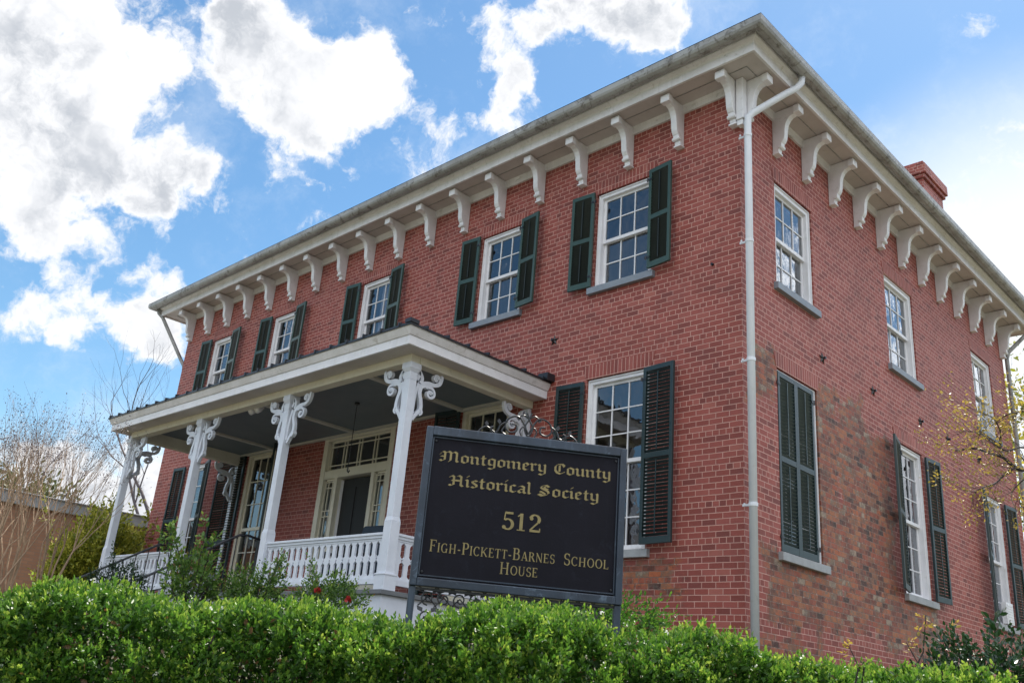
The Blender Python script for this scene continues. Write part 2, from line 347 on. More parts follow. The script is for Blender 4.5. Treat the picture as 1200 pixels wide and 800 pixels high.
# ------------------------------------------------------------------ ground
HF = Vector((-.7098, .7044)); HR = Vector((.7044, .7098))
def dlat(x, y):
    dx, dy = x - CAM[0], y - CAM[1]; return dx * HF.x + dy * HF.y, dx * HR.x + dy * HR.y
def sst(a, b, x):
    t = min(1, max(0, (x - a) / (b - a))); return t * t * (3 - 2 * t)
def ground_z(x, y):
    D, L = dlat(x, y)
    z = 1.15 * sst(1.9, 3.1, D) + .65 * sst(3.1, 5.0, D) + .2 * sst(5, 8, D)
    n = noise.noise(Vector((x * .4, y * .4, 0))) * .05 * sst(1.9, 4, D)
    return z + n
def build_ground():
    g = [-900, -400, -200, -110, -70, -45] + [-34 + i for i in range(10)] + [-24 + .5 * i for i in range(28 * 2 + 12)] + [12, 16, 24, 40, 70, 130, 260, 500, 900]
    g = sorted(set(round(v, 3) for v in g))
    vs = [(x, y, ground_z(x, y)) for y in g for x in g]; n = len(g)
    fs = [(j * n + i, j * n + i + 1, (j + 1) * n + i + 1, (j + 1) * n + i) for j in range(n - 1) for i in range(n - 1)]
    m, N, p, o = newmat('lawn_soil'); P = gpos(N)
    c = N.ramp(N.noise(P, 2.5, 6, .65).outputs[0], [(.3, (.060, .068, .028)), (.5, (.085, .080, .045)), (.7, (.13, .105, .075))])
    N.link(c, p.inputs['Base Color']); p.inputs['Roughness'].default_value = .9
    bump(N, p, N.noise(P, 18., 5, .7).outputs[0], .8, .05)
    o = MB().add(vs, fs).build('ground', m, smooth=True); tag(o, kind='structure')
    # the pavement the photographer stands on
    mb = MB()
    def W(D, L, z): return (CAM[0] + HF.x * D + HR.x * L, CAM[1] + HF.y * D + HR.y * L, z)
    vs = [W(D, L, z) for D, L, z in ((-1.2, -40, .012), (-1.2, 40, .012), (1.6, 40, .012), (1.6, -40, .012))]
    mb.quad(*vs)
    pm = paint('pavement_concrete', (.32, .31, .29), (.25, .24, .22), .8, 1.5, 60, .6, (.14, .13, .12), .4, .5)
    tag(mb.build('pavement', pm), kind='structure')
    mb = MB(); mb.quad(*[W(D, L, .008) for D, L in ((-9.5, -60), (-9.5, 60), (-1.35, 60), (-1.35, -60))])
    am = paint('road_asphalt', (.05, .05, .052), (.065, .064, .062), .85, 1.2, 80, .6, None, 0, .6)
    tag(mb.build('road', am), kind='structure')
build_ground()

# ------------------------------------------------------------------ the brick house
LX = -14.8; BY = 10.3; ZB = 1.6; ZT = 9.44
house = empty('brick_house', (-7.4, 5, 1.9))
tag(house, 'two-storey red brick house with white bracketed eaves, green shutters and a long front porch', 'house')
HM = Matrix.Translation((7.4, -5, -1.9))     # children are built in world coordinates
def hb(mb, name, mat, parent=None, bevel=0, smooth=False, M=None):
    """link a world-coordinate mesh as part of the house, or as sub-part of one of its parts"""
    if parent is None: return mb.build(name, mat, house, (HM if M is None else HM @ M), bevel, smooth)
    return mb.build(name, mat, parent, M, bevel, smooth)

FW = 0; SW = 1
def wmat(side, c, z):   # local frame of an opening: x along wall, -y outwards, z up
    return Matrix.Translation((c, 0, z)) if side == FW else Matrix.Translation((0, c, z)) @ Matrix.Rotation(math.pi / 2, 4, 'Z')
# openings: (centre, width, z0, z1)
F_UP = [(-1.865, .99), (-4.28, .96), (-7.49, .94), (-10.5, .94), (-12.98, .96)]
op_front = [(c, w, 7.02, 8.53) for c, w in F_UP]
op_front += [(-1.86, 1.04, 3.34, 5.66), (-4.32, 1.04, 2.62, 5.62), (-7.4, 1.98, 2.62, 5.66), (-10.5, 1.0, 2.62, 5.62), (-13.0, .92, 3.34, 5.62)]
op_side = [(1.40, 1.06, 6.83, 8.37), (4.98, 1.12, 6.83, 8.40), (8.86, 1.06, 6.83, 8.36), (1.35, 1.06, 3.38, 5.66), (4.92, 1.0, 3.37, 5.62), (8.66, 1.0, 3.37, 5.60)]
def wall_face(mb, mp, u0, u1, z0, z1, ops, t=.3):
    us = sorted({u0, u1} | {c + s * w / 2 for c, w, a, b in ops for s in (-1, 1)}); zs = sorted({z0, z1} | {v for c, w, a, b in ops for v in (a, b)})
    for i in range(len(us) - 1):
        for j in range(len(zs) - 1):
            cu, cz = (us[i] + us[i + 1]) / 2, (zs[j] + zs[j + 1]) / 2
            if any(abs(cu - c) < w / 2 and a < cz < b for c, w, a, b in ops): continue
            for d in (0, t):
                if d and (us[i] <= u0 + 1e-6 or us[i + 1] >= u1 - 1e-6) and False: continue
                mb.quad(mp(us[i], d, zs[j]), mp(us[i + 1], d, zs[j]), mp(us[i + 1], d, zs[j + 1]), mp(us[i], d, zs[j + 1]))
    for c, w, a, b in ops:
        l, r = c - w / 2, c + w / 2
        for (p, q) in (((l, a), (l, b)), ((l, b), (r, b)), ((r, b), (r, a)), ((r, a), (l, a))):
            mb.quad(mp(p[0], 0, p[1]), mp(q[0], 0, q[1]), mp(q[0], t, q[1]), mp(p[0], t, p[1]))
mb = MB()
wall_face(mb, lambda u, d, z: (u, d, z), LX, 0, ZB, ZT, op_front)
wall_face(mb, lambda u, d, z: (-d, u, z), 0, BY, ZB, ZT, op_side)
for d in (0, .3):
    mb.quad((LX + d, 0, ZB), (LX + d, BY, ZB), (LX + d, BY, ZT), (LX + d, 0, ZT))
    mb.quad((LX, BY - d, ZB), (0, BY - d, ZB), (0, BY - d, ZT), (LX, BY - d, ZT))
hb(mb, 'wall', M_brick)
# inner floors and partitions keep the rooms dark as in any house
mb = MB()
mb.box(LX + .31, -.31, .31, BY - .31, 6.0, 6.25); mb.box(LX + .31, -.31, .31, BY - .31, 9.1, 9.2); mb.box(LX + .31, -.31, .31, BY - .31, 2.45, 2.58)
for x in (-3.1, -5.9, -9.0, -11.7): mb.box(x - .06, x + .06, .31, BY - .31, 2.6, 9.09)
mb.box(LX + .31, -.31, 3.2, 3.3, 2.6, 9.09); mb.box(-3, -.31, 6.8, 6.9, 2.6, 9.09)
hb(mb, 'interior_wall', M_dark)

def louver_shutter(w, h, frame_m, louv_m, mat, parent, split=.5, tilt=.0, angle=0, pitch=.045, hinge_side=-1, flip=1):
    """shutter in its own local frame: x 0..w from the hinge, y thickness, z 0..h"""
    t = .036; st = .048
    mb = MB()
    mb.box(0, st, -t, 0, 0, h); mb.box(w - st, w, -t, 0, 0, h)
    zm = h * split
    for a, b in ((0, .085), (zm - .035, zm + .035), (h - .065, h)): mb.box(st, w - st, -t + .001, -.001, a, b)
    o = mb.build('shutter', frame_m, parent, mat, .003)
    lb = MB()
    for a, b in ((.085, zm - .035), (zm + .035, h - .065)):
        n = int((b - a) / pitch)
        for k in range(n):
            z = a + (k + .5) * (b - a) / n
            s_ = (.0135 if frame_m is louv_m or louv_m is M_slat else .0155) * flip; 
            lb.prism([(-.033, z + s_), (-.028, z + s_), (-.005, z - s_), (-.010, z - s_)], 'x', st - .002, w - st + .002)
        lb.box(w / 2 - .007, w / 2 + .007, -t - .004, -t + .004, a + .03, b - .03)
    lb.build('louvers', louv_m, o)
    for z in (.16, h - .16):
        hg = MB(); hg.box(-.035, .05, -t - .007, -t + .002, z - .014, z + .014).tube([(-.015, -t - .004, z - .03), (-.015, -t - .004, z + .03)], .01, 8); hg.build('hinge', M_iron, o)
    return o

def sash(mb, w, z0, z1, y, cols, rows, st=.04, rail_b=.05, rail_t=.04, bar=.016, th=.032):
    mb.box(-w / 2, -w / 2 + st, y, y + th, z0, z1); mb.box(w / 2 - st, w / 2, y, y + th, z0, z1)
    mb.box(-w / 2 + st, w / 2 - st, y + .001, y + th - .001, z0, z0 + rail_b); mb.box(-w / 2 + st, w / 2 - st, y + .001, y + th - .001, z1 - rail_t, z1)
    gw = w - 2 * st; gh = z1 - z0 - rail_b - rail_t
    for k in range(1, cols): x = -w / 2 + st + gw * k / cols; mb.box(x - bar / 2, x + bar / 2, y + .004, y + th - .005, z0 + rail_b, z1 - rail_t)
    for k in range(1, rows): z = z0 + rail_b + gh * k / rows; mb.box(-w / 2 + st, w / 2 - st, y + .006, y + th - .007, z - bar / 2, z + bar / 2)

def window(side, c, w, z0, z1, cols=3, rows=2, sill='stone', lintel=True, casing=.075, curtain=None, frame_m=None, label=None):
    h = z1 - z0; M = wmat(side, c, z0); fm = frame_m or M_white
    sill_h = .10
    b0 = 0 if sill is None else .0
    mb = MB()     # the outer casing is the window itself
    y0, y1 = .035, .20
    mb.box(-w / 2, -w / 2 + casing, y0, y1, b0, h); mb.box(w / 2 - casing, w / 2, y0, y1, b0, h)
    mb.box(-w / 2 + casing, w / 2 - casing, y0, y1, h - casing, h); mb.box(-w / 2 + casing, w / 2 - casing, y0 - .01, y1, b0, b0 + .035)
    mb.box(-w / 2 + .012, -w / 2 + .03, y0 - .015, y0, b0, h - .012); mb.box(w / 2 - .03, w / 2 - .012, y0 - .015, y0, b0, h - .012); mb.box(-w / 2 + .03, w / 2 - .03, y0 - .0151, y0, h - .03, h - .012)
    o = hb(mb, 'window', fm, None, .003, M=M)
    if label: o['label'] = label
    wi = w - 2 * casing; zb = b0 + .035; zt = h - casing; zm = (zb + zt) / 2
    s = MB(); sash(s, wi, zm - .018, zt, y0 + .045, cols, rows); s.build('sash', fm, o)
    s = MB(); sash(s, wi, zb, zm + .018, y0 + .082, cols, rows); s.build('sash', fm, o)
    g = MB(); e = wi / 2 - .03
    def pane(za, zb_, y):
        g.quad((-e, y, za), (e, y, za), (e, y, zb_), (-e, y, zb_))
    pane(zm, zt - .02, y0 + .062); pane(zb + .02, zm, y0 + .1)
    g.build('pane', M_glass, o)
    if sill:
        sm = M_stone if sill == 'stone' else M_sillp
        MB().box(-w / 2 - .07, w / 2 + .07, -.065, .05, -sill_h, -.002).build('sill', sm, o, None, .006)
    if lintel:
        n = MB(); n.prism([(-w / 2 - .02, 0), (w / 2 + .02, 0), (w / 2 + .085, .2), (-w / 2 - .085, .2)], 'y', -.006, .02, Matrix.Translation((0, 0, h + .002)))
        n.build('brick_arch', M_soldier, o)
    if curtain:
        for (a, b, mt, yy, za) in curtain:
            k = MB(); n = 26; xs = [(-wi / 2 + wi * (a + (b - a) * i / n)) for i in range(n + 1)]
            ph = c * 3
            ys = [yy + .02 * math.sin(i * 1.9 + ph) + .012 * math.sin(i * .8 + ph) for i in range(n + 1)]
            for i in range(n): k.quad((xs[i], ys[i], zb + za * h), (xs[i + 1], ys[i + 1], zb + za * h), (xs[i + 1], ys[i + 1], zt), (xs[i], ys[i], zt))
            k.build('curtain', mt, o)
    return o

def shutter(win_side, xh, z, w, h, left, ang, fm, lm, off=.03, split=.5, label=None, pitch=.045, flip=1):
    """a shutter hinged at wall coordinate xh; left = it lies to the left of its hinge"""
    Mw = wmat(win_side, xh, z) @ Matrix.Translation((0, -off, 0))
    if left: Mw = Mw @ Matrix.Rotation(R_(ang), 4, 'Z') @ Matrix.Scale(-1, 4, (1, 0, 0))
    else: Mw = Mw @ Matrix.Rotation(R_(-ang), 4, 'Z')
    o = louver_shutter(w, h, fm, lm, HM @ Mw, house, split, pitch=pitch, flip=flip)
    if label: o['label'] = label
    return o

CUR = {0: [(0, .24, M_drape, .42, 0)], 1: [(0, .28, M_drape, .40, 0)], 2: [(.36, 1.0, M_curt, .21, 0)], 3: [(.36, 1., M_curt, .21, 0)], 4: [(.42, 1., M_curt, .24, 0)]}
for i, (c, w) in enumerate(F_UP):
    window(FW, c, w, 7.02, 8.53, 3, 2, 'paint', True, curtain=CUR[i])
    shutter(FW, c - w / 2 - .01, 7.03, .395, 1.52, True, 4, M_shutf, M_shutl, .035, .5)
    shutter(FW, c + w / 2 - .0, 7.03, .395, 1.52, False, 7, M_shutf, M_shutl, .06, .5)
window(FW, -1.86, 1.04, 3.34, 5.66, 3, 3, 'stone', True, curtain=[(.62, .95, M_curt, .5, .0)])
shutter(FW, -1.86 - .53, 3.38, .47, 2.24, True, 3, M_shut, M_shut, .03, .48)
shutter(FW, -1.86 + .50, 3.38, .485, 2.24, False, 5, M_shut, M_shut, .07, .48)
window(FW, -13.0, .92, 3.34, 5.62, 3, 3, 'stone', True, curtain=[(.2, .95, M_curt, .5, 0)])
shutter(FW, -13.0 - .47, 3.38, .46, 2.22, True, 3, M_shut, M_shut, .03, .48)
shutter(FW, -13.0 + .47, 3.38, .46, 2.22, False, 18, M_shut, M_shut, .06, .48)
# side
window(SW, 1.40, 1.06, 6.83, 8.37, 3, 2, 'paint', True, .085, curtain=[(.72, 1., M_drape, .3, 0)])
window(SW, 4.98, 1.12, 6.83, 8.40, 3, 2, 'paint', True, .085, curtain=[(.74, 1., M_drape, .3, 0)])
window(SW, 8.86, 1.06, 6.83, 8.36, 3, 2, 'paint', True, .085, curtain=[(.55, 1., M_drape, .3, 0)])
wA = window(SW, 1.35, 1.06, 3.38, 5.66, 3, 3, 'stone', True)
window(SW, 4.92, 1.0, 3.37, 5.62, 3, 3, 'stone', True, curtain=[(0., .95, M_curt, .35, 0)])
wC = window(SW, 8.66, 1.0, 3.37, 5.60, 3, 3, 'stone', True, curtain=[(0., .9, M_curt, .35, 0)])
# closed pair over the window nearest the corner
shutter(SW, .83, 3.40, .47, 2.22, False, 0, M_shut, M_slat, -.03, .50, 'closed dark louvered shutter', flip=1)
shutter(SW, 1.765, 3.40, .47, 2.22, True, 0, M_shut, M_slat, -.03, .50, 'closed dark louvered shutter', flip=1)
shutter(SW, 4.92 - .49, 3.38, .50, 2.2, True, 14, M_shut, M_shut, .03, .5)
shutter(SW, 4.92 + .49, 3.38, .46, 2.2, False, 6, M_shut, M_shut, .04, .5)
shutter(SW, 8.66 - .49, 3.38, .50, 2.18, True, 14, M_shut, M_shut, .03, .5)
shutter(SW, 8.66 + .49, 3.38, .46, 2.18, False, 6, M_shut, M_shut, .04, .5)
# white ventilator set in the bottom of the last window
mb = MB(); Mv = wmat(SW, 8.66, 3.41)
mb.box(-.02, .34, -.05, .03, 0, .36, Mv)
for k in range(7): mb.box(.02, .30, -.06, -.05, .03 + k * .045, .055 + k * .045, Mv)
hb(mb, 'window_vent', M_white)

# french windows and the front door
def french(c, w, z0, z1, rows=6):
    h = z1 - z0; M = wmat(FW, c, z0); mb = MB(); cs = .085; y0, y1 = .02, .2
    mb.box(-w / 2, -w / 2 + cs, y0, y1, 0, h); mb.box(w / 2 - cs, w / 2, y0, y1, 0, h); mb.box(-w / 2 + cs, w / 2 - cs, y0, y1, h - cs, h); mb.box(-w / 2 + cs, w / 2 - cs, y0, y1, 0, .05)
    o = hb(mb, 'french_window', M_cream, None, .003, M=M)
    s = MB(); wi = w - 2 * cs; hm = h * .5
    sash(s, wi, .05, hm, .07, 3, 3, .045, .2, .03); sash(s, wi, hm, h - cs, .07, 3, 3, .045, .03, .045)
    s.build('sash', M_cream, o)
    MB().quad((-wi / 2 + .02, .09, .2), (wi / 2 - .02, .09, .2), (wi / 2 - .02, .09, h - cs - .02), (-wi / 2 + .02, .09, h - cs - .02)).build('pane', M_glass, o)
french(-10.5, 1.0, 2.62, 5.62); french(-4.32, 1.04, 2.62, 5.62)
shutter(FW, -10.5 - .5, 2.66, .96, 2.94, True, 1, M_shut, M_shutl, .03, .42, pitch=.05)
shutter(FW, -10.5 + .5, 2.66, .50, 2.94, False, 30, M_shut, M_shutl, .03, .42, pitch=.05)
shutter(FW, -4.32 - .52, 2.66, .50, 2.94, True, 6, M_shut, M_shutl, .03, .42, pitch=.05)
def front_door():
    w, z0, z1 = 1.98, 2.62, 5.66; h = z1 - z0; M = wmat(FW, -7.4, z0); cs = .12; y0, y1 = -.015, .2
    mb = MB()
    mb.box(-w / 2, -w / 2 + cs, y0, y1, 0, h); mb.box(w / 2 - cs, w / 2, y0, y1, 0, h); mb.box(-w / 2 + cs, w / 2 - cs, y0, y1, h - .14, h)
    zt = 2.22                                  # transom bar
    mb.box(-w / 2 + cs, w / 2 - cs, y0 + .01, y1, zt, zt + .14)
    for x in (-.56, .56):
        s = 1 if x > 0 else -1
        mb.box(min(x, x - s * .09), max(x, x - s * .09), y0 + .012, y1, 0, zt)
    for s in (-1, 1): mb.box(*sorted((s * .56, s * (w / 2 - cs))), y0 + .02, y1, 0, .45)
    o = hb(mb, 'front_door_frame', M_cream, None, .004, M=M)
    # transom light
    t = MB(); x0, x1, a, b = -w / 2 + cs, w / 2 - cs, zt + .14, h - .14
    for k, x in enumerate([x0 + .06, x0 + .40, x0 + .48, x0 + .82, x0 + .90, x0 + 1.26, x0 + 1.34, x1 - .06]): t.box(x - .009, x + .009, .05, .075, a, b)
    for z in (a + .10, b - .10): t.box(x0, x1, .051, .074, z - .009, z + .009)
    t.box(x0, x1, .045, .08, a, a + .03); t.box(x0, x1, .045, .08, b - .03, b); t.box(x0, x0 + .03, .045, .08, a, b); t.box(x1 - .03, x1, .045, .08, a, b)
    tt = t.build('transom', M_cream, o)
    MB().quad((x0, .066, a), (x1, .066, a), (x1, .066, b), (x0, .066, b)).build('pane', M_glass, o)
    for s in (-1, 1):
        t = MB(); xa, xb = sorted((s * .56, s * (w / 2 - cs))); a2, b2 = .45, zt
        t.box(xa, xa + .025, .045, .08, a2, b2); t.box(xb - .025, xb, .045, .08, a2, b2); t.box(xa, xb, .045, .08, a2, a2 + .03); t.box(xa, xb, .045, .08, b2 - .03, b2)
        ww = xb - xa
        for q in (.32, .68): t.box(xa + ww * q - .008, xa + ww * q + .008, .05, .075, a2, b2)
        z = a2 + .12
        for k in range(4):
            for dz in (0, .10): t.box(xa, xb, .051, .074, z + dz - .008, z + dz + .008) if z + dz < b2 else None
            z += .50
        sl = t.build('sidelight', M_cream, o)
        MB().quad((xa, .066, a2), (xb, .066, a2), (xb, .066, b2), (xa, .066, b2)).build('pane', M_glass, o)
    d = MB(); d.box(-.47, .47, .12, .17, .02, zt - .02)
    for (za, zb_) in ((.2, .95), (1.1, 2.05)):
        for (xa, xb) in ((-.38, -.05), (.05, .38)): d.box(xa, xb, .108, .12, za, zb_)
    d.build('door', M_stain, o, None, .006)
    MB().tube([(.4, .12, 1.02), (.4, .06, 1.02)], .012, 8).tube([(.4, .065, 1.02), (.4, .04, 1.02)], [.03, .022], 10).build('door_knob', M_iron, o)
    # white inner storm door standing ajar against the left jamb
    MB().box(0, .5, -.02, .02, .02, zt - .03, Matrix.Translation((-.465, .09, 0)) @ Matrix.Rotation(R_(62), 4, 'Z')).build('storm_door', M_white, o)
    MB().box(-.62, .62, -.2, .02, -.02, .03).build('threshold', M_stone, o)
front_door()

# cornice: frieze, soffit, fascia, crown, gutter
dF, dL = .46, .62         # overhang at front and right, at left
def ring(mb, prof):
    """sweep an (outward, z) profile round front and right side with mitred corner; the left end and back return too"""
    loop = []
    for d, z in prof:
        dl = d * dL / dF if d > .05 else d
        loop.append([(LX - dl, BY + d, z), (LX - dl, -d, z), (d, -d, z), (d, BY + d, z)])
    n = len(prof)
    for k in range(n):
        a, b = loop[k], loop[(k + 1) % n]
        for s in range(4): mb.quad(a[s], a[(s + 1) % 4], b[(s + 1) % 4], b[s])
mb = MB(); ring(mb, [(.002, 9.31), (.035, 9.31), (.035, 9.40), (.05, 9.44), (.05, 9.46), (.002, 9.46)]); hb(mb, 'frieze', M_cornice)
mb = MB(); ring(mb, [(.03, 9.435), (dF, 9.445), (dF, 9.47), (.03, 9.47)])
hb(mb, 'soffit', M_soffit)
mb = MB(); ring(mb, [(.245, 9.432), (.255, 9.432), (.255, 9.438), (.245, 9.438)]); hb(mb, 'soffit_board_joint', M_gutter)
mb = MB(); ring(mb, [(dF, 9.425), (dF + .035, 9.425), (dF + .035, 9.545), (dF, 9.545)]); hb(mb, 'fascia', M_cornice, None, .004)
mb = MB(); ring(mb, [(dF - .04, 9.545), (dF + .03, 9.548), (dF + .045, 9.58), (dF + .085, 9.615), (dF + .095, 9.65), (dF - .04, 9.65)]); hb(mb, 'crown_moulding', M_cornice)
mb = MB()
gp = [(dF + .10, 9.72), (dF + .10, 9.65)] + [(dF + .185 - .085 * math.cos(a), 9.665 - .085 * math.sin(a)) for a in [R_(x) for x in (20, 50, 80, 110, 140, 165)]] + [(dF + .272, 9.70), (dF + .272, 9.715), (dF + .26, 9.715)] + [(dF + .185 - .07 * math.cos(a), 9.672 - .07 * math.sin(a)) for a in [R_(x) for x in (165, 120, 80, 40, 15)]]
ring(mb, gp); hb(mb, 'gutter', M_gutter, smooth=False)
mb = MB(); ring(mb, [(dF + .06, 9.722), (dF + .268, 9.722), (dF + .268, 9.732), (dF + .06, 9.745)]); hb(mb, 'drip_edge', M_roofm)
# roof
mb = MB(); e = dF + .09; el = e * dL / dF; zr = 9.70
a, b, c, d = (LX - el, -e, zr), (e, -e, zr), (e, BY + e, zr), (LX - el, BY + e, zr)
rz = zr + 1.05; r1, r2 = (LX - el + 5.7, BY / 2, rz), (e - 5.7, BY / 2, rz)
mb.quad(a, b, r2, r1); mb.quad(b, c, r2); mb.quad(c, d, r1, r2); mb.quad(d, a, r1)
mb.quad((a[0], a[1], zr - .03), (b[0], b[1], zr - .03), (c[0], c[1], zr - .03), (d[0], d[1], zr - .03))
hb(mb, 'roof', M_roofs)
# brackets
def bracket_mesh():
    prof = [(0, 9.43), (.36, 9.43), (.36, 9.33), (.325, 9.30), (.275, 9.285), (.235, 9.25), (.205, 9.19), (.19, 9.11), (.185, 9.03), (.175, 8.97), (.15, 8.925), (.135, 8.915), (.135, 8.885), (.12, 8.86), (.095, 8.85), (.09, 8.80), (.075, 8.775), (.04, 8.765), (0, 8.765)]
    m = MB(); m.prism([(-p[0], p[1] - 9.43) for p in prof], 'x', -.046, .046)
    o = m.build('cornice_bracket', M_white, house, None, .006)
    n = MB(); n.box(-.072, .072, -.415, -.325, -.125, -.012); n.build('bracket_nose', M_white, o, None, .008)
    f = MB(); f.tube([(-.06, -.112, -.565), (.06, -.112, -.565)], .028, 10); f.box(-.057, .057, -.098, -.004, -.675, -.652); f.build('bracket_foot', M_white, o)
    return o
br0 = bracket_mesh(); first = True
def put_bracket(M):
    global first
    if first: o = br0; first = False
    else: o = copy_tree(br0, house)
    o.matrix_local = HM @ M
for k in range(18): put_bracket(Matrix.Translation((-.056 - .858 * k, -.002, 9.43)))
for k in range(13): put_bracket(Matrix.Translation((.002, .056 + .843 * k, 9.43)) @ Matrix.Rotation(math.pi / 2, 4, 'Z'))

mb = MB(); mb.box(.0025, .105, -.105, -.0025, 8.80, 9.432); mb.box(.0025, .085, -.085, -.0025, 8.72, 8.80); hb(mb, 'corner_block', M_white, None, .006)
# chimney
mb = MB(); ch = (-1.40, -.62, 8.5, 9.6)
mb.box(ch[0], ch[1], ch[2], ch[3], 9.6, 12.40); mb.box(ch[0] - .05, ch[1] + .05, ch[2] - .05, ch[3] + .05, 12.40, 12.49); mb.box(ch[0] - .09, ch[1] + .09, ch[2] - .09, ch[3] + .09, 12.49, 12.72); mb.box(ch[0] - .04, ch[1] + .04, ch[2] - .04, ch[3] + .04, 12.72, 12.80)
chm = hb(mb, 'chimney', M_chim, None, .012)

# downpipes
mb = MB()
mb.tube([(.15, -.07, 1.75), (.15, -.07, 8.70), (.155, -.065, 8.80), (.20, -.02, 8.87), (.47, .37, 9.28), (.55, .49, 9.39), (.60, .555, 9.50), (.61, .565, 9.62)], .047, 14)
o = hb(mb, 'downpipe', M_pipe, None, 0, True)
for z in (2.0, 3.75, 5.45, 7.0, 8.52):
    MB().tube([(.15, -.07, z - .02), (.15, -.07, z + .02)], .053, 14).box(.02, .11, -.078, -.062, z - .012, z + .012).box(.06, .075, -.125, -.105, z - .014, z + .014).build('pipe_strap', M_pipe, o)
mb = MB(); mb.tube([(LX - .78, -.55, 9.62), (LX - .78, -.52, 9.52), (LX - .68, -.44, 9.40), (LX - .13, -.02, 8.35), (LX - .07, .06, 8.2), (LX - .06, .08, 8.0), (LX - .06, .08, 2)], .042, 12)
hb(mb, 'downpipe', M_gutter, None, 0, True)
mb = MB(); mb.tube([(.62, BY + .35, 9.6), (.60, BY + .3, 9.5), (.1, BY + .1, 8.95), (.06, BY + .08, 8.8), (.06, BY + .08, 2)], .042, 12)
hb(mb, 'downpipe', M_gutter, None, 0, True)

# star-shaped anchor plates
def star(M):
    mb = MB(); n = 5; pts = []
    for k in range(2 * n):
        r = .085 if k % 2 == 0 else .036; a = math.pi / 2 + math.pi * k / n; pts.append((r * math.cos(a), r * math.sin(a)))
    vs = [(p[0], -.004, p[1]) for p in pts] + [(0, -.035, 0)] + [(p[0], 0, p[1]) for p in pts]
    fs = [(k, (k + 1) % 10, 10) for k in range(10)] + [(k, 11 + k, 11 + (k + 1) % 10, (k + 1) % 10) for k in range(10)]
    mb.add(vs, fs); mb.tube([(0, -.03, 0), (0, -.06, 0)], .02, 6)
    hb(mb, 'anchor_plate', M_iron, M=M)
for y in (2.08, 3.69, 5.47, 6.64, 8.12): star(wmat(SW, y, 6.18))
star(wmat(FW, -3.03, 6.37))
mb = MB().tube([(-.41, 0, 6.86), (-.41, -.03, 6.86)], .018, 8); hb(mb, 'anchor_bolt', M_iron)

# ------------------------------------------------------------------ porch
PX0, PX1 = -11.53, -3.10; PY = -2.55; POSTX = [-11.28, -8.70, -6.13, -3.43]; PPY = -2.2
mb = MB()
# fascia in two steps, mitred
def u_ring(mb, prof):
    loop = [[(PX0 - d, -.0, z), (PX0 - d, PY - d, z), (PX1 + d, PY - d, z), (PX1 + d, -.0, z)] for d, z in prof]
    n = len(prof)
    for k in range(n):
        a, b = loop[k], loop[(k + 1) % n]
        for s in range(3): mb.quad(a[s], a[s + 1], b[s + 1], b[s])
    for s in (0, 3): mb.quad(*[loop[k][s] for k in range(n)])
u_ring(mb, [(0, 5.50), (0, 5.615), (-.035, 5.615), (-.035, 5.50)]); hb(mb, 'porch_fascia', M_white, None, .004)
mb = MB(); u_ring(mb, [(-.03, 5.617), (.012, 5.617), (.03, 5.65), (.055, 5.70), (.055, 5.725), (-.03, 5.725)]); hb(mb, 'porch_crown', M_cornice)
mb = MB(); mb.quad((PX0 + .036, -.01, 5.502), (PX1 - .036, -.01, 5.502), (PX1 - .036, PY + .036, 5.502), (PX0 + .036, PY + .036, 5.502))
# soffit ring between fascia and beam only
mb = MB(); u_ring(mb, [(-.036, 5.503), (-.27, 5.503), (-.27, 5.52), (-.036, 5.52)]); hb(mb, 'porch_soffit', M_soffit)
mb = MB()
mb.box(PX0 + .27, PX1 - .27, PPY - .075, PPY + .075, 5.40, 5.62)
mb.box(POSTX[3] - .075, POSTX[3] + .075, PPY + .075, -.001, 5.40, 5.62); mb.box(POSTX[0] - .075, POSTX[0] + .075, PPY + .075, -.001, 5.40, 5.62)
hb(mb, 'porch_beam', M_cream, None, .004)
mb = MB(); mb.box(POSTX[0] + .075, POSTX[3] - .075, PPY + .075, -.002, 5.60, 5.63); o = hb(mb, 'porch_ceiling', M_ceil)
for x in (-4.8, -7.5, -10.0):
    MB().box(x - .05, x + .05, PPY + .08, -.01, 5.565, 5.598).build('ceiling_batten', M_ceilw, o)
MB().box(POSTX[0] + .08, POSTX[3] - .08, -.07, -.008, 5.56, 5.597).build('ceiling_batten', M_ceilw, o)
# hipped metal roof with standing seams
mb = MB(); ez = 5.745; o_ = .075; wx0, wx1 = PX0 - .02, PX1 + .10
A = (PX0 - o_, PY - o_, ez); B = (PX1 + o_, PY - o_, ez); Cc = (PX1 + o_, -.001, ez); D = (PX0 - o_, -.001, ez)
rise = .34; E1 = (PX1 + o_ - 2.6, -.001, ez + rise); E0 = (PX0 - o_ + 2.6, -.001, ez + rise)
mb.quad(A, B, E1, E0); mb.quad(B, Cc, E1); mb.quad(D, A, E0)
for (p, q) in ((A, B), (B, Cc), (D, A)): mb.quad(p, q, (q[0], q[1], ez - .03), (p[0], p[1], ez - .03))
mb.quad((A[0], A[1], ez - .025), (B[0], B[1], ez - .025), (Cc[0], Cc[1], ez - .025), (D[0], D[1], ez - .025))
o = hb(mb, 'porch_roof', M_roofm)
sl = rise / 2.6; s = MB()
x = PX0
while x < PX1 + .05:
    L = min(2.6, x - (PX0 - o_), (PX1 + o_) - x)
    if L > .05: s.add([(x - .012, PY - o_ - .012, ez - .02), (x + .012, PY - o_ - .012, ez - .02), (x + .012, PY - o_ - .012, ez + .03), (x - .012, PY - o_ - .012, ez + .03), (x - .012, PY - o_ + L, ez + sl * L), (x + .012, PY - o_ + L, ez + sl * L), (x + .012, PY - o_ + L, ez + .035 + sl * L), (x - .012, PY - o_ + L, ez + .035 + sl * L)], [(0, 1, 2, 3), (0, 4, 7, 3), (1, 2, 6, 5), (3, 2, 6, 7), (4, 5, 6, 7)])
    x += .36
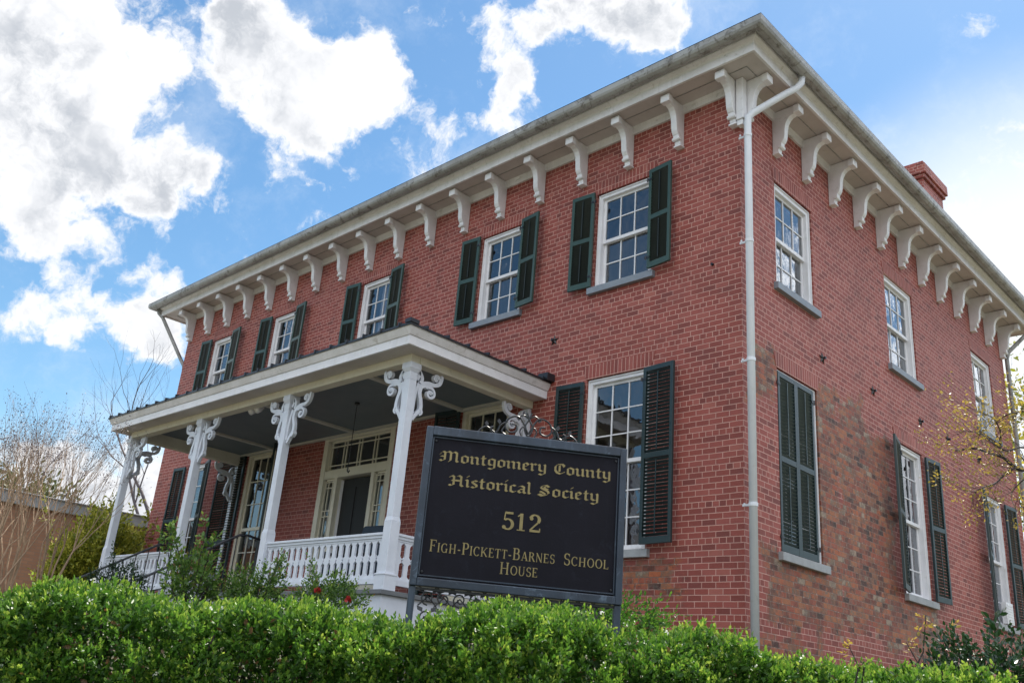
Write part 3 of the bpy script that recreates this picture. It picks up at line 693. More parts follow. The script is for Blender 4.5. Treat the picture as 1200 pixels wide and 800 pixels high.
s.build('roof_seam', M_roofm, o); sides = [MB(), MB()]
y = PY + .2
while y < -.1:
    L = min(2.6, y - (PY - o_))
    for q_, (x0, sg) in enumerate(((PX1 + o_ + .012, -1), (PX0 - o_ - .012, 1))):
        sides[q_].add([(x0, y - .012, ez - .02), (x0, y + .012, ez - .02), (x0, y + .012, ez + .03), (x0, y - .012, ez + .03), (x0 + sg * L, y - .012, ez + sl * L), (x0 + sg * L, y + .012, ez + sl * L), (x0 + sg * L, y + .012, ez + .035 + sl * L), (x0 + sg * L, y - .012, ez + .035 + sl * L)], [(0, 1, 2, 3), (0, 4, 7, 3), (1, 2, 6, 5), (3, 2, 6, 7), (4, 5, 6, 7)])
    y += .36
for s in sides: s.build('roof_seam', M_roofm, o)
MB().box(PX1 - .05, PX1 + .13, -.16, -.004, ez - .01, ez + .09).build('roof_flashing', M_roofm, o); MB().box(PX1 - .02, PX1 + .09, PY - .09, PY + .05, ez + .0, ez + .05).build('hip_cap', M_roofm, o)

# posts with scroll brackets
def ribbon(mb, pts, ws, y0, y1):
    n = len(pts); L, Rr = [], []
    for i in range(n):
        a = Vector(pts[max(i - 1, 0)]); b = Vector(pts[min(i + 1, n - 1)]); t = (b - a).normalized(); nn = Vector((-t.y, t.x))
        p = Vector(pts[i]); L.append(p + nn * ws[i] / 2); Rr.append(p - nn * ws[i] / 2)
    vs = []
    for y in (y0, y1): vs += [(q.x, y, q.y) for q in L] + [(q.x, y, q.y) for q in Rr]
    fs = []
    for i in range(n - 1):
        fs += [(i, i + 1, n + i + 1, n + i), (2 * n + i, 3 * n + i, 3 * n + i + 1, 2 * n + i + 1), (i, 2 * n + i, 2 * n + i + 1, i + 1), (n + i, n + i + 1, 3 * n + i + 1, 3 * n + i)]
    fs += [(0, n, 3 * n, 2 * n), (n - 1, 3 * n - 1, 4 * n - 1, 2 * n - 1)]
    mb.add(vs, fs)
def spiral(c, r0, r1, a0, turns, n=20):
    return [(c[0] + (r0 + (r1 - r0) * k / n) * math.cos(a0 + turns * 2 * math.pi * k / n), c[1] + (r0 + (r1 - r0) * k / n) * math.sin(a0 + turns * 2 * math.pi * k / n)) for k in range(n + 1)]
def smoothp(pts, n=7):
    out = []
    for i in range(len(pts) - 1):
        p0, p1, p2, p3 = [Vector(pts[max(0, min(len(pts) - 1, j))]) for j in (i - 1, i, i + 1, i + 2)]
        for k in range(n):
            t = k / n
            out.append(tuple(.5 * ((2 * p1) + (p2 - p0) * t + (2 * p0 - 5 * p1 + 4 * p2 - p3) * t * t + (3 * p1 - p0 - 3 * p2 + p3) * t ** 3)))
    return out + [tuple(pts[-1])]
def scroll_mesh():
    """local: x outwards from the post (0..0.42), z 0 = underside of beam, downwards negative"""
    mb = MB(); k = [0]
    def st(pts, w0, w1, wm=None, sm=True):
        pts = smoothp(pts) if sm else pts; n = len(pts); wm = wm or (w0 + w1) / 2
        w0, w1, wm = w0 * .84, w1 * .84, wm * .84; pts = [(x_ * 1.13, z_ * 1.05) for x_, z_ in pts]
        ws = [(w0 * (1 - 2 * t) + wm * 2 * t) if t < .5 else (wm * (2 - 2 * t) + w1 * (2 * t - 1)) for t in [i / (n - 1) for i in range(n)]]
        k[0] += 1; ribbon(mb, pts, ws, -.022 - .0011 * k[0], .022 + .0011 * k[0])
    # main arm: from foot on the post up and out to the beam
    st([(.025, -.66), (.075, -.58), (.13, -.50), (.12, -.40), (.09, -.30), (.12, -.20), (.20, -.16), (.30, -.15), (.375, -.11), (.40, -.03), (.385, -.005)], .05, .04, .075)
    st(spiral((.315, -.065), .062, .014, R_(-60), 1.15), .036, .03)            # curl under the beam
    st(spiral((.245, -.275), .08, .016, R_(120), -1.2), .042, .034)            # lower curl
    st([(.10, -.23), (.16, -.20), (.20, -.215)], .06, .05)
    st([(.03, -.16), (.055, -.10), (.05, -.05), (.085, -.085), (.105, -.13), (.09, -.19)], .05, .05, .06)
    st([(.015, -.62), (.02, -.45), (.03, -.32), (.06, -.2)], .05, .05)
    st([(.13, -.50), (.15, -.545), (.12, -.585)], .04, .02)
    st(spiral((.315, -.065), .022, .004, 0, 1, 10), .03, .02); st(spiral((.245, -.275), .026, .004, 0, 1, 10), .034, .02)
    return mb
def make_post(i):
    x = POSTX[i]; M = Matrix.Translation((x, PPY, 2.6)); mb = MB()
    zt = 2.80
    def sq(h, za, zb, h2=None):
        h2 = h if h2 is None else h2
        mb.add([(s * h, t * h, za) for s, t in ((-1, -1), (1, -1), (1, 1), (-1, 1))] + [(s * h2, t * h2, zb) for s, t in ((-1, -1), (1, -1), (1, 1), (-1, 1))], [(3, 2, 1, 0), (4, 5, 6, 7), (0, 1, 5, 4), (1, 2, 6, 5), (2, 3, 7, 6), (3, 0, 4, 7)])
    sq(.092, 0, .17); sq(.098, .17, .19); sq(.07, .19, .80); sq(.07, .80, .86, .058); sq(.058, .86, zt - .22); sq(.058, zt - .22, zt - .12, .062); sq(.062, zt - .12, zt - .08, .085); sq(.088, zt - .08, zt - .002)
    o = hb(mb, 'porch_post', M_post, None, .004, M=M)
    sm = scroll_mesh()
    dirs = {0: (0, 90), 1: (0, 180), 2: (0, 180), 3: (180, 90)}[i]
    for a in dirs:
        sm2 = MB(); sm2.v = sm.v; sm2.f = sm.f
        sm2.build('scroll_bracket', M_post, o, Matrix.Rotation(R_(a), 4, 'Z') @ Matrix.Translation((.055, 0, zt - .02)))
    return o
posts = [make_post(i) for i in range(4)]
for x in (POSTX[3], POSTX[0]):     # half posts on the wall, each with a scroll towards the street
    mb = MB(); mb.box(x - .05, x + .05, -.06, -.002, 2.6, 5.39); o = hb(mb, 'wall_post', M_post, None, .004)
    sm = scroll_mesh(); sm.build('scroll_bracket', M_post, o, Matrix.Translation((x, -.06, 5.38)) @ Matrix.Rotation(R_(-90), 4, 'Z'))
# railings with sawn balusters
def railing(p, q):
    p, q = Vector(p), Vector(q); L = (q - p).length; ang = math.atan2(q.y - p.y, q.x - p.x); M = rotz(ang, (p.x, p.y, 2.6))
    mb = MB(); mb.box(0, L, -.045, .045, .645, .675); mb.box(0, L, -.03, .03, .61, .645); mb.box(0, L, -.03, .03, .075, .14)
    mb.box(0, L, -.017, .017, .14, .165); mb.box(0, L, -.017, .017, .585, .61)
    o = hb(mb, 'railing', M_post, None, .003, M=M)
    n = max(2, round(L / .138)); pt = L / n
    hw = [(0, .5), (.012, .5), (.045, .24), (.175, .24), (.205, .47), (.2225, .40), (.24, .47), (.27, .24), (.395, .24), (.43, .5), (.445, .5)]
    b = MB(); poly = [(pt * w * .985, z) for z, w in hw] + [(-pt * w * .985, z) for z, w in reversed(hw)]
    b.prism(poly, 'y', -.012, .012)
    b0 = None
    for k in range(n):
        if b0 is None: b0 = b.build('baluster', M_post, o); bo = b0
        else: bo = b0.copy(); COL.objects.link(bo)
        bo.parent = o; bo.matrix_local = Matrix.Translation(((k + .5) * pt, 0, .15))
    return o
railing((POSTX[2] + .07, PPY), (POSTX[3] - .07, PPY)); railing((POSTX[0] + .07, PPY), (POSTX[1] - .07, PPY))
railing((POSTX[3], PPY + .07), (POSTX[3], -.06)); railing((POSTX[0], PPY + .07), (POSTX[0], -.06))
# deck, skirting
mb = MB(); mb.box(PX0 + .1, PX1 - .18, -2.36, -.002, 2.545, 2.598); hb(mb, 'porch_deck', M_deck, None, .006)
mb = MB(); mb.box(PX0 + .15, PX1 - .23, -2.31, -2.24, 1.7, 2.543); mb.box(PX1 - .30, PX1 - .23, -2.24, -.002, 1.7, 2.543); mb.box(PX0 + .15, PX0 + .22, -2.24, -.002, 1.7, 2.543); hb(mb, 'porch_skirt', M_post)
mb = MB(); mb.box(PX0 + .20, PX1 - .25, -.05, -.003, 2.6, 2.68); 
# steps between the second and third post
mb = MB()
for k in range(4): mb.box(-8.5, -6.35, -2.37 - .29 * (k + 1), -2.37 - .29 * k, 1.7, 2.48 - .15 * k)
hb(mb, 'porch_steps', M_stone, None, .008)
# iron handrails down the steps
for x in (-6.5, -8.75):
    mb = MB(); p = [(x, -2.05, 3.35), (x, -2.30, 3.38), (x, -2.42, 3.365), (x, -2.55, 3.29), (x, -3.75, 2.56), (x, -3.85, 2.53)]
    mb.tube(p, .017, 8); mb.tube([(x, -2.1, 2.6), (x, -2.1, 3.35)], .014, 8); mb.tube([(x, -3.7, 1.85), (x, -3.7, 2.6)], .014, 8)
    o = hb(mb, 'handrail', M_iron)
    b = MB()
    for k in range(1, 9):
        y = -2.1 - k * .178; zt = 3.29 + (y + 2.55) * .608 if y < -2.55 else 3.35
        b.tube([(x, y, zt), (x, y, zt - .75)], .008, 6)
    b.tube([(x, -2.1, 2.75), (x, -2.5, 2.62), (x, -3.7, 1.92)], .01, 6)
    b.build('handrail_bar', M_iron, o)
# twin floodlight under the front beam, hanging lamp cord
mb = MB(); mb.box(-7.40, -7.24, -2.02, -1.94, 5.50, 5.60)
for dx in (-.09, .09): mb.tube([(-7.32 + dx * .4, -1.98, 5.50), (-7.32 + dx, -2.02, 5.44), (-7.32 + dx, -2.06, 5.42), (-7.32 + dx, -2.12, 5.38)], [.02, .03, .055, .06], 12)
hb(mb, 'floodlight', M_white, None, 0, True)
mb = MB(); mb.tube([(-6.05, -1.1, 5.6), (-6.05, -1.1, 4.55)], .006, 6); mb.tube([(-6.05, -1.1, 5.60), (-6.05, -1.1, 5.57)], .04, 10); mb.tube([(-6.05, -1.1, 4.58), (-6.05, -1.1, 4.52), (-6.02, -1.1, 4.50), (-6.0, -1.1, 4.53)], .01, 6)
hb(mb, 'hanging_chain', M_iron)

# cushioned chair on the porch
ch = empty('porch_chair', (-5.4, -1.25, 2.6), R_(8)); tag(ch, 'dark blue cushioned chair standing on the porch behind the white railing', 'chair')
MB().box(-.3, .3, -.28, .28, .34, .46).build('seat', M_cloth, ch, None, .03)
m_ = MB(); m_.box(-.31, .31, -.06, .06, 0, .72, Matrix.Translation((0, .30, .42)) @ Matrix.Rotation(R_(-14), 4, 'X')); m_.build('backrest', M_cloth, ch, None, .04)
for sx in (-1, 1):
    MB().box(sx * .31 - .03, sx * .31 + .03, -.28, .34, .60, .64).build('armrest', M_iron, ch, None, .01)
    for sy in (-.25, .28): MB().tube([(sx * .31, sy, 0), (sx * .31, sy, .61)], .018, 8).build('leg', M_iron, ch)
#__PART2__
# ------------------------------------------------------------------ foliage helpers
rng = np.random.default_rng(7)
def unit(v): return v / np.maximum(np.linalg.norm(v, axis=-1, keepdims=True), 1e-9)
def leaves_mesh(name, pos, dirs, size, aspect, tint, mat, parent=None, fold=.25):
    """one diamond leaf per row: base point, direction, length"""
    n = len(pos); dirs = unit(dirs)
    side = unit(np.cross(dirs, rng.normal(size=(n, 3)))); up = np.cross(side, dirs)
    s = size[:, None]
    v = np.empty((n, 6, 3)); w = s * aspect * .5
    v[:, 0] = pos; v[:, 1] = pos + dirs * s * .35 + side * w + up * w * fold; v[:, 2] = pos + dirs * s * .72 + side * w * .8 + up * w * fold
    v[:, 3] = pos + dirs * s - up * w * fold * .6; v[:, 4] = pos + dirs * s * .72 - side * w * .8 + up * w * fold; v[:, 5] = pos + dirs * s * .35 - side * w + up * w * fold
    me = bpy.data.meshes.new(name)
    me.vertices.add(n * 6); me.vertices.foreach_set('co', v.reshape(-1))
    idx = (np.arange(n)[:, None] * 6 + np.array([0, 1, 2, 3, 0, 3, 4, 5])[None]).reshape(-1)
    me.loops.add(n * 8); me.loops.foreach_set('vertex_index', idx.astype(np.int32))
    me.polygons.add(n * 2); me.polygons.foreach_set('loop_start', (np.arange(n * 2) * 4).astype(np.int32))
    try: me.polygons.foreach_set('loop_total', np.full(n * 2, 4, np.int32))
    except Exception: pass
    me.update(calc_edges=True)
    a = me.attributes.new('tint', 'FLOAT', 'FACE'); a.data.foreach_set('value', np.repeat(np.clip(tint, 0, 1), 2).astype(np.float32))
    me.materials.append(mat)
    o = bpy.data.objects.new(name, me); COL.objects.link(o)
    if parent is not None: o.parent = parent; o.matrix_local = Matrix.Translation(-parent.location) if parent.rotation_euler.z == 0 else parent.matrix_basis.inverted()
    return o
def sprigs(base, dirs, length, nl, lsize, tip=.5, t0=None):
    """leaves in pairs along each shoot; young ones at the tip are lighter"""
    n = len(base); dirs = unit(dirs); P, D, S, T = [], [], [], []
    s1 = unit(np.cross(dirs, rng.normal(size=(n, 3)))); s2 = np.cross(dirs, s1)
    t0 = rng.uniform(0, .45, n) if t0 is None else t0
    for k in range(nl):
        f = (k + .6) / nl; a = k * 2.4 + rng.uniform(-.4, .4, n)
        out = s1 * np.cos(a)[:, None] + s2 * np.sin(a)[:, None]
        P.append(base + dirs * (length * f)[:, None])
        D.append(out * (1.05 - .75 * f) + dirs * (.45 + .9 * f) + rng.normal(scale=.15, size=(n, 3)))
        S.append(lsize * rng.uniform(.7, 1.25, n) * (1.05 - .45 * f)); T.append(t0 + tip * f ** 1.5 + rng.normal(scale=.07, size=n))
    return np.concatenate(P), np.concatenate(D), np.concatenate(S), np.concatenate(T)
def fbm(p, s, seed=0.):
    return np.array([noise.fractal(Vector((a * s + seed, b * s, c * s)), .6, 2.1, 3) for a, b, c in p])
def sub(mb, name, mat, parent, smooth=False):
    return mb.build(name, mat, parent, Matrix.Translation(-parent.location), 0, smooth)

# ------------------------------------------------------------------ clipped hedge across the front
def wpt(D, L, z): return np.stack([CAM[0] + HF.x * D + HR.x * L, CAM[1] + HF.y * D + HR.y * L, z], -1)
def hedge():
    o = empty('hedge', tuple(wpt(np.array(3.7), np.array(0.), np.array(1.2)))); tag(o, 'clipped bright green leafy hedge running along the whole front of the picture', 'hedge')
    def top(L):
        return 1.802 + .02 * np.sin(L * 1.1 + .5) + .014 * np.sin(L * 3.7) + .02 * np.sin(L * 7.9 + 1) - .055 * np.clip(L - .5, 0, 2) + .045 * np.exp(-(L / .5) ** 2)
    n = 40000
    L = rng.uniform(-3.3, 3.3, n); u = rng.uniform(0, 1, n) ** .8      # u along the cross-section: front foot .. front top .. back
    tp = top(L); z = np.empty(n); D = np.empty(n); nx = np.empty(n); nz = np.empty(n)
    a = u < .50; z[a] = 1.22 + (tp[a] - .12 - 1.22) * (u[a] / .50); D[a] = 3.28 + .04 * (u[a] / .5); nx[a] = -1; nz[a] = .25
    b = (u >= .50) & (u < .66); th = (u[b] - .50) / .16 * math.pi / 2; D[b] = 3.46 - .14 * np.cos(th); z[b] = tp[b] - .12 + .12 * np.sin(th); nx[b] = -np.cos(th); nz[b] = np.sin(th)
    c = u >= .66; D[c] = 3.46 + (u[c] - .66) / .34 * .75; z[c] = tp[c] + .05 * (D[c] - 3.46); nx[c] = 0; nz[c] = 1
    p = wpt(D, L, z); f = fbm(p, 3.2); f2 = fbm(p, 9., 5.)
    bulge = .11 * f + .06 * f2
    D += nx * bulge - nx * 0; z += nz * bulge * .55
    inn = rng.exponential(.045, n); D -= nx * inn; z -= nz * inn
    keep = (rng.uniform(0, 1, n) < np.clip(.95 + 1.6 * (f + .25 * f2), .25, 1))
    D, L, z, nx, nz, f = [q[keep] for q in (D, L, z, nx, nz, f)]; n = len(D)
    base = wpt(D, L, z)
    dn = np.stack([HF.x * nx, HF.y * nx, nz], -1)
    dr = dn * .55 + np.array([0, 0, .65]) + rng.normal(scale=.42, size=(n, 3))
    ln = rng.uniform(.035, .085, n)
    tall = rng.uniform(0, 1, n) < .022; ln[tall] *= 1.9; dr[tall] += np.array([0, 0, 1.])
    P, Dr, S, T = sprigs(base - unit(dr) * (ln * .6)[:, None], dr, ln, 8, .0245, .55, rng.uniform(.0, .45, n) + .15 * f)
    leaves_mesh('foliage', P, Dr, S, .52, T, M_hedge, o)
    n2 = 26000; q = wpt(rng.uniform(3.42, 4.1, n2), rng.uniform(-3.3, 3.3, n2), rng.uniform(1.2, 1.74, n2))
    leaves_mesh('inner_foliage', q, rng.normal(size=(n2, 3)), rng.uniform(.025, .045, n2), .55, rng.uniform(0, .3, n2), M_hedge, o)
    # woody stems inside
    mb = MB(); r = random.Random(3)
    for k in range(150):
        l = -3.2 + 6.4 * k / 150; d0 = 3.75 + r.uniform(-.2, .2); g = wpt(np.array(d0), np.array(l), np.array(0.)); zb = ground_z(g[0], g[1]) - .05
        for q in range(3):
            e = wpt(np.array(d0 + r.uniform(-.32, .3)), np.array(l + r.uniform(-.15, .15)), np.array(r.uniform(1.6, 1.8)))
            mid = (np.array([g[0], g[1], zb]) + e) / 2 + np.array([r.uniform(-.05, .05) for _ in range(3)])
            mb.tube([(g[0], g[1], zb), tuple(mid), tuple(e)], [.009, .006, .003], 4, False)
    sub(mb, 'stems', M_barkd, o)
    nb = 150; i = rng.integers(0, n, nb); bp = base[i] + dn[i] * .02 + np.array([0, 0, .02])
    q = 5; P = np.repeat(bp, q, 0) + rng.normal(scale=.004, size=(nb * q, 3)); Dd = rng.normal(size=(nb * q, 3)) + np.array([0, 0, .6])
    leaves_mesh('blossom', P, Dd, np.full(nb * q, .0085), .9, rng.uniform(0, 1, nb * q), M_petal, o)
hedge()

# ------------------------------------------------------------------ the black sign on its posts
def sign():
    yaw = .906; c = Vector((2.034, -5.702, 2.454)); W, H = 1.06, .80
    o = empty('name_sign', (c.x, c.y, ground_z(c.x, c.y)), 0)
    tag(o, 'large black iron sign board with gold old-style lettering standing behind the hedge', 'sign')
    M = Matrix.Translation(c - o.location) @ Matrix.Rotation(yaw, 4, 'Z')
    mf = paint('sign_frame_sheen_paint', (.026, .040, .064), (.014, .020, .033), .34, 5., 80, .8, (.14, .19, .26), .6)  # worn dirt, with the frame's bluish sheen painted into the colours
    mp = paint('sign_panel_paint', (.0045, .0038, .0085), (.007, .006, .012), .7, 5., 80, .7, (.014, .016, .026), .6); mp.node_tree.nodes['Principled BSDF'].inputs['Specular IOR Level'].default_value = .22
    mg = paint('gold_lettering', (.26, .20, .075), (.17, .13, .05), .5, 20., 80, .6)
    mb = MB(); t = .03; w, h = W / 2, H / 2
    mb.box(-w, -w + .035, -t, t, -h, h); mb.box(w - .035, w, -t, t, -h, h); mb.box(-w + .035, w - .035, -t - .002, t + .002, h - .045, h + .002); mb.box(-w + .035, w - .035, -t - .004, t + .004, -h, -h + .04)
    f = mb.build('sign_frame', mf, o, M, .004)
    MB().box(-w + .03, w - .03, -.008, .008, -h + .03, h - .03).build('sign_panel', mp, o, M)
    mb = MB(); a, b = w - .038, h - .048
    # fine raised bead round the panel
    for (x0, x1, z0, z1) in ((-a, a, b - .006, b), (-a, a, -b + .002, -b + .008), (-a, -a + .006, -b, b), (a - .006, a, -b, b)): mb.box(x0, x1, -.014, -.0075, z0, z1)
    mb.build('sign_bead', mf, f)
    for s in (-1, 1):
        x = s * (w - .018); g = c + Vector((math.cos(yaw), math.sin(yaw), 0)) * x; zb = ground_z(g.x, g.y) - .05 - c.z
        MB().box(x - .017, x + .017, -.018, .018, zb, -h - .001).build('sign_post', mf, o, M, .003)
    for sx in (-1, 1):
        for sz in (-1, 1): MB().tube([(sx * (w - .055), -.008, sz * (h - .07)), (sx * (w - .055), -.016, sz * (h - .07))], [.007, .005], 8).build('bolt', M_iron, o, M)
    # ironwork crest
    mb = MB()
    def sp(c_, r0, r1, a0, tr, rad=.0055, n=22): mb.tube([(p[0], 0, p[1]) for p in spiral(c_, r0, r1, a0, tr, n)], [rad * (1 - .4 * k / n) for k in range(n + 1)], 6)
    zt = h + .004
    for s in (-1, 1):
        def X(x): return s * x
        def path(pts, rad=.005): pp = smoothp(pts, 6); mb.tube([(s * x, 0, z) for x, z in pp], rad, 6)
        path([(0, zt + .0), (.022, zt + .05), (.0, zt + .10), (-.012, zt + .135)])
        path([(.0, zt + .02), (.05, zt + .105), (.105, zt + .095), (.125, zt + .05), (.10, zt + .02), (.065, zt + .03), (.065, zt + .06), (.09, zt + .065)])
        path([(.0, zt + .10), (.03, zt + .12), (.06, zt + .10)], .004)
        path([(.115, zt + .075), (.15, zt + .05), (.165, zt + .015), (.19, zt + .01), (.20, zt + .03), (.185, zt + .04)])
        path([(.18, zt + .01), (.22, zt + .035), (.25, zt + .02), (.262, zt + .004)])
        path([(.125, zt + .05), (.14, zt + .02), (.12, zt + .004)], .004)
        path([(.03, zt + .0), (.045, zt + .03), (.03, zt + .055), (.012, zt + .04)], .004)
        for (x, z) in ((.055, .085), (.155, .055), (.22, .036)):
            mb.add([(s * x, 0, zt + z), (s * (x + .014), -.004, zt + z + .016), (s * (x + .004), 0, zt + z + .032), (s * (x - .010), .004, zt + z + .016)], [(0, 1, 2, 3)])
    mb.build('iron_crest', M_iron, o, M)
    # iron scroll lattice below the board
    mb = MB(); zb = -h - .004
    for k in range(12):
        x = -w + .06 + (W - .12) * (k + .5) / 12; s = 1 if k % 2 else -1
        for dz in (.045, .135):
            mb.tube([(p[0], 0, p[1]) for p in spiral((x, zb - dz), .036, .008, R_(90) * s, 1.3 * s, 16)], .0045, 5)
            mb.tube([(x - .045, 0, zb - dz - .04), (x, 0, zb - dz + .005), (x + .045, 0, zb - dz - .04)], .004, 5)
            for q in (-1, 1): mb.add([(x + q * .02, 0, zb - dz + .02), (x + q * .045, -.004, zb - dz + .03), (x + q * .05, 0, zb - dz + .05), (x + q * .02, .004, zb - dz + .042)], [(0, 1, 2, 3)])
    for z in (zb - .0, zb - .20): mb.box(-w + .035, w - .035, -.008, .008, z - .012, z)
    mb.build('iron_lattice', M_iron, o, M)
    # ---- lettering
    bl = MB(); zoff = [0]
    nib = (math.cos(R_(42)) * .5, math.sin(R_(42)) * .5)
    def penstroke(pts, ox, oz, s, wd=1.0):
        for i in range(len(pts) - 1):
            zoff[0] = (zoff[0] + 1) % 23; y = -.0095 - zoff[0] * .00006
            (x0, z0), (x1, z1) = pts[i], pts[i + 1]; nx, nz = nib[0] * wd, nib[1] * wd
            q = [(x0 - nx, z0 - nz), (x0 + nx, z0 + nz), (x1 + nx, z1 + nz), (x1 - nx, z1 - nz)]
            ar = sum(q[k][0] * q[(k + 1) % 4][1] - q[(k + 1) % 4][0] * q[k][1] for k in range(4)) / 2
            if abs(ar) < .12:      # hairline along the nib
                d = Vector((x1 - x0, z1 - z0)).normalized(); nn = Vector((-d.y, d.x)) * .13; e = d * .5
                q = [(x0 - e.x - nn.x, z0 - e.y - nn.y), (x1 + e.x - nn.x, z1 + e.y - nn.y), (x1 + e.x + nn.x, z1 + e.y + nn.y), (x0 - e.x + nn.x, z0 - e.y + nn.y)]
            bl.add([(ox + a_ * s, y, oz + b_ * s) for a_, b_ in q], [(0, 1, 2, 3)])
    G = {'i': (1.75, [[(.1, 4.4), (.65, 4.0), (.65, .9), (1.2, .5)], [(.55, 6.0), (.9, 6.4)]]),
         'n': (3.7, [[(.1, 4.4), (.65, 4.0), (.65, .9), (1.15, .5)], [(.8, 3.7), (1.9, 4.4), (2.6, 3.9), (2.6, .9), (3.1, .5)]]),
         'm': (5.6, [[(.1, 4.4), (.65, 4.0), (.65, .9), (1.15, .5)], [(.8, 3.7), (1.9, 4.4), (2.6, 3.9), (2.6, .9), (3.0, .5)], [(2.8, 3.7), (3.8, 4.4), (4.5, 3.9), (4.5, .9), (5.0, .5)]]),
         'o': (3.5, [[(1.3, 4.4), (.6, 3.8), (.6, 1.1), (1.6, .45), (2.6, 1.2), (2.6, 3.8), (1.3, 4.4)]]),
         't': (2.5, [[(.95, 5.7), (.95, 1.0), (1.5, .45), (2.1, .8)], [(.25, 4.2), (1.9, 4.2)]]),
         'g': (3.5, [[(1.4, 4.4), (.6, 3.8), (.6, 1.5), (1.3, .9), (2.5, 1.4)], [(1.4, 4.4), (2.6, 4.0), (2.6, -.4), (1.5, -1.3), (.5, -.8)]]),
         'e': (3.0, [[(1.4, 4.4), (.6, 3.8), (.6, 1.1), (1.5, .45), (2.3, 1.0)], [(1.4, 4.4), (2.3, 3.7), (1.9, 2.9), (.8, 2.3)]]),
         'r': (2.8, [[(.1, 4.4), (.65, 4.0), (.65, .9), (1.15, .5)], [(.9, 3.7), (1.6, 4.4), (2.2, 3.9)]]),
         'y': (3.5, [[(.2, 4.4), (.6, 4.0), (.6, 1.4), (1.4, .7), (2.5, 1.3)], [(2.3, 4.6), (2.6, 4.0), (2.6, -.4), (1.5, -1.3), (.5, -.8)]]),
         'u': (3.7, [[(.1, 4.4), (.65, 4.0), (.65, 1.1), (1.3, .5), (2.5, 1.3)], [(2.3, 4.5), (2.6, 4.1), (2.6, .9), (3.1, .5)]]),
         's': (2.9, [[(2.2, 4.0), (1.4, 4.4), (.6, 3.8), (.8, 3.1), (2.1, 2.0), (2.1, 1.1), (1.2, .45), (.4, .95)]]),
         'c': (2.8, [[(2.2, 3.9), (1.4, 4.4), (.6, 3.8), (.6, 1.1), (1.5, .45), (2.2, 1.0)]]),
         'a': (3.5, [[(.6, 3.9), (1.5, 4.4), (2.4, 3.8), (2.4, 1.0), (3.0, .5)], [(2.4, 2.7), (1.2, 2.4), (.6, 1.7), (.6, 1.1), (1.2, .5), (2.4, 1.3)]]),
         'l': (1.8, [[(.1, 6.7), (.65, 6.3), (.65, .9), (1.2, .5)]]),
         'M': (7.0, [[(-.1, 4.9), (.7, 5.8), (1.4, 5.2), (1.4, 1.3), (.5, .5)], [(1.6, 5.0), (2.7, 6.0), (3.5, 5.3), (3.5, 1.1), (3.0, .5)], [(3.7, 5.0), (4.8, 6.0), (5.6, 5.3), (5.6, 1.0), (6.2, .5)], [(.0, 3.0), (1.2, 3.0)], [(-.3, 1.0), (.4, .4)], [(-.4, 3.9), (.1, 4.6)]]),
         'C': (4.6, [[(3.7, 5.0), (3.0, 6.0), (1.4, 5.6), (.6, 4.4), (.6, 2.2), (1.3, .9), (2.5, .4), (3.8, 1.5)], [(3.0, 6.0), (3.8, 5.2), (3.7, 4.4)], [(2.15, 5.2), (2.15, 1.6)]]),
         'H': (5.3, [[(-.1, 5.2), (.6, 5.9), (1.2, 5.4), (1.2, 1.1), (.4, .5)], [(2.8, 6.3), (3.7, 5.6), (3.7, 1.1), (4.4, .5)], [(.6, 3.3), (3.6, 3.3)], [(.6, 3.55), (3.6, 3.55)], [(2.8, 6.3), (2.3, 5.6)], [(-.3, 1.0), (.3, .4)]]),
         'S': (4.7, [[(3.6, 5.3), (2.5, 6.2), (1.1, 5.6), (.8, 4.6), (1.7, 3.8), (3.2, 3.0), (3.6, 1.8), (2.7, .8), (1.5, .4), (.2, 1.2)], [(2.0, 5.4), (2.1, 4.4), (3.2, 3.8)], [(.5, 2.6), (1.4, 2.1), (2.4, 1.2)], [(-.1, .9), (1.3, .1), (3.0, .9)]]),
         ' ': (2.3, [])}
    def old(text, x0, x1, zbase, xh):
        tot = sum(G[ch_][0] for ch_ in text); s = (x1 - x0) / tot; vs = xh / 4.9
        x = x0
        for word in text.split(' '):
            bl.v = []; bl.f = []
            for ch_ in word:
                b0 = len(bl.v)
                for p in G[ch_][1]: penstroke(p, x + .3 * s, 0, s)
                for k in range(b0, len(bl.v)): v = bl.v[k]; bl.v[k] = (v[0], v[1], zbase + v[2] / s * vs)
                x += G[ch_][0] * s
            x += G[' '][0] * s
            w_ = MB(); w_.v = bl.v; w_.f = bl.f; w_.build('gold_word', mg, o, M)
    old('Montgomery County', -.447, .452, .226, .046)
    old('Historical Society', -.387, .393, .104, .046)
    # roman capitals: thick stems, hairlines and serifs
    rm = MB(); zo = [0]
    TK, TN = .15, .065
    def rq(pts): 
        zo[0] = (zo[0] + 1) % 29; y = -.0095 - zo[0] * .00006
        rm.add([(a_, y, b_) for a_, b_ in pts], [tuple(range(len(pts)))])
    def roman(chh, ox, oz, h_, wsc=1.0):
        def T(x, z): return (ox + x * h_ * wsc, oz + z * h_)
        def bar(x0, z0, x1, z1, th):
            d = Vector((x1 - x0, z1 - z0)); 
            n_ = Vector((-d.y, d.x)).normalized() * th / 2
            rq([T(x0 + n_.x, z0 + n_.y), T(x0 - n_.x, z0 - n_.y), T(x1 - n_.x, z1 - n_.y), T(x1 + n_.x, z1 + n_.y)])
        def stem(x, z0=0., z1=1., th=TK, s0=1, s1=1):
            bar(x, z0, x, z1, th)
            if s0: bar(x - th * .95, z0 + .025, x + th * .95, z0 + .025, .055)
            if s1: bar(x - th * .95, z1 - .025, x + th * .95, z1 - .025, .055)
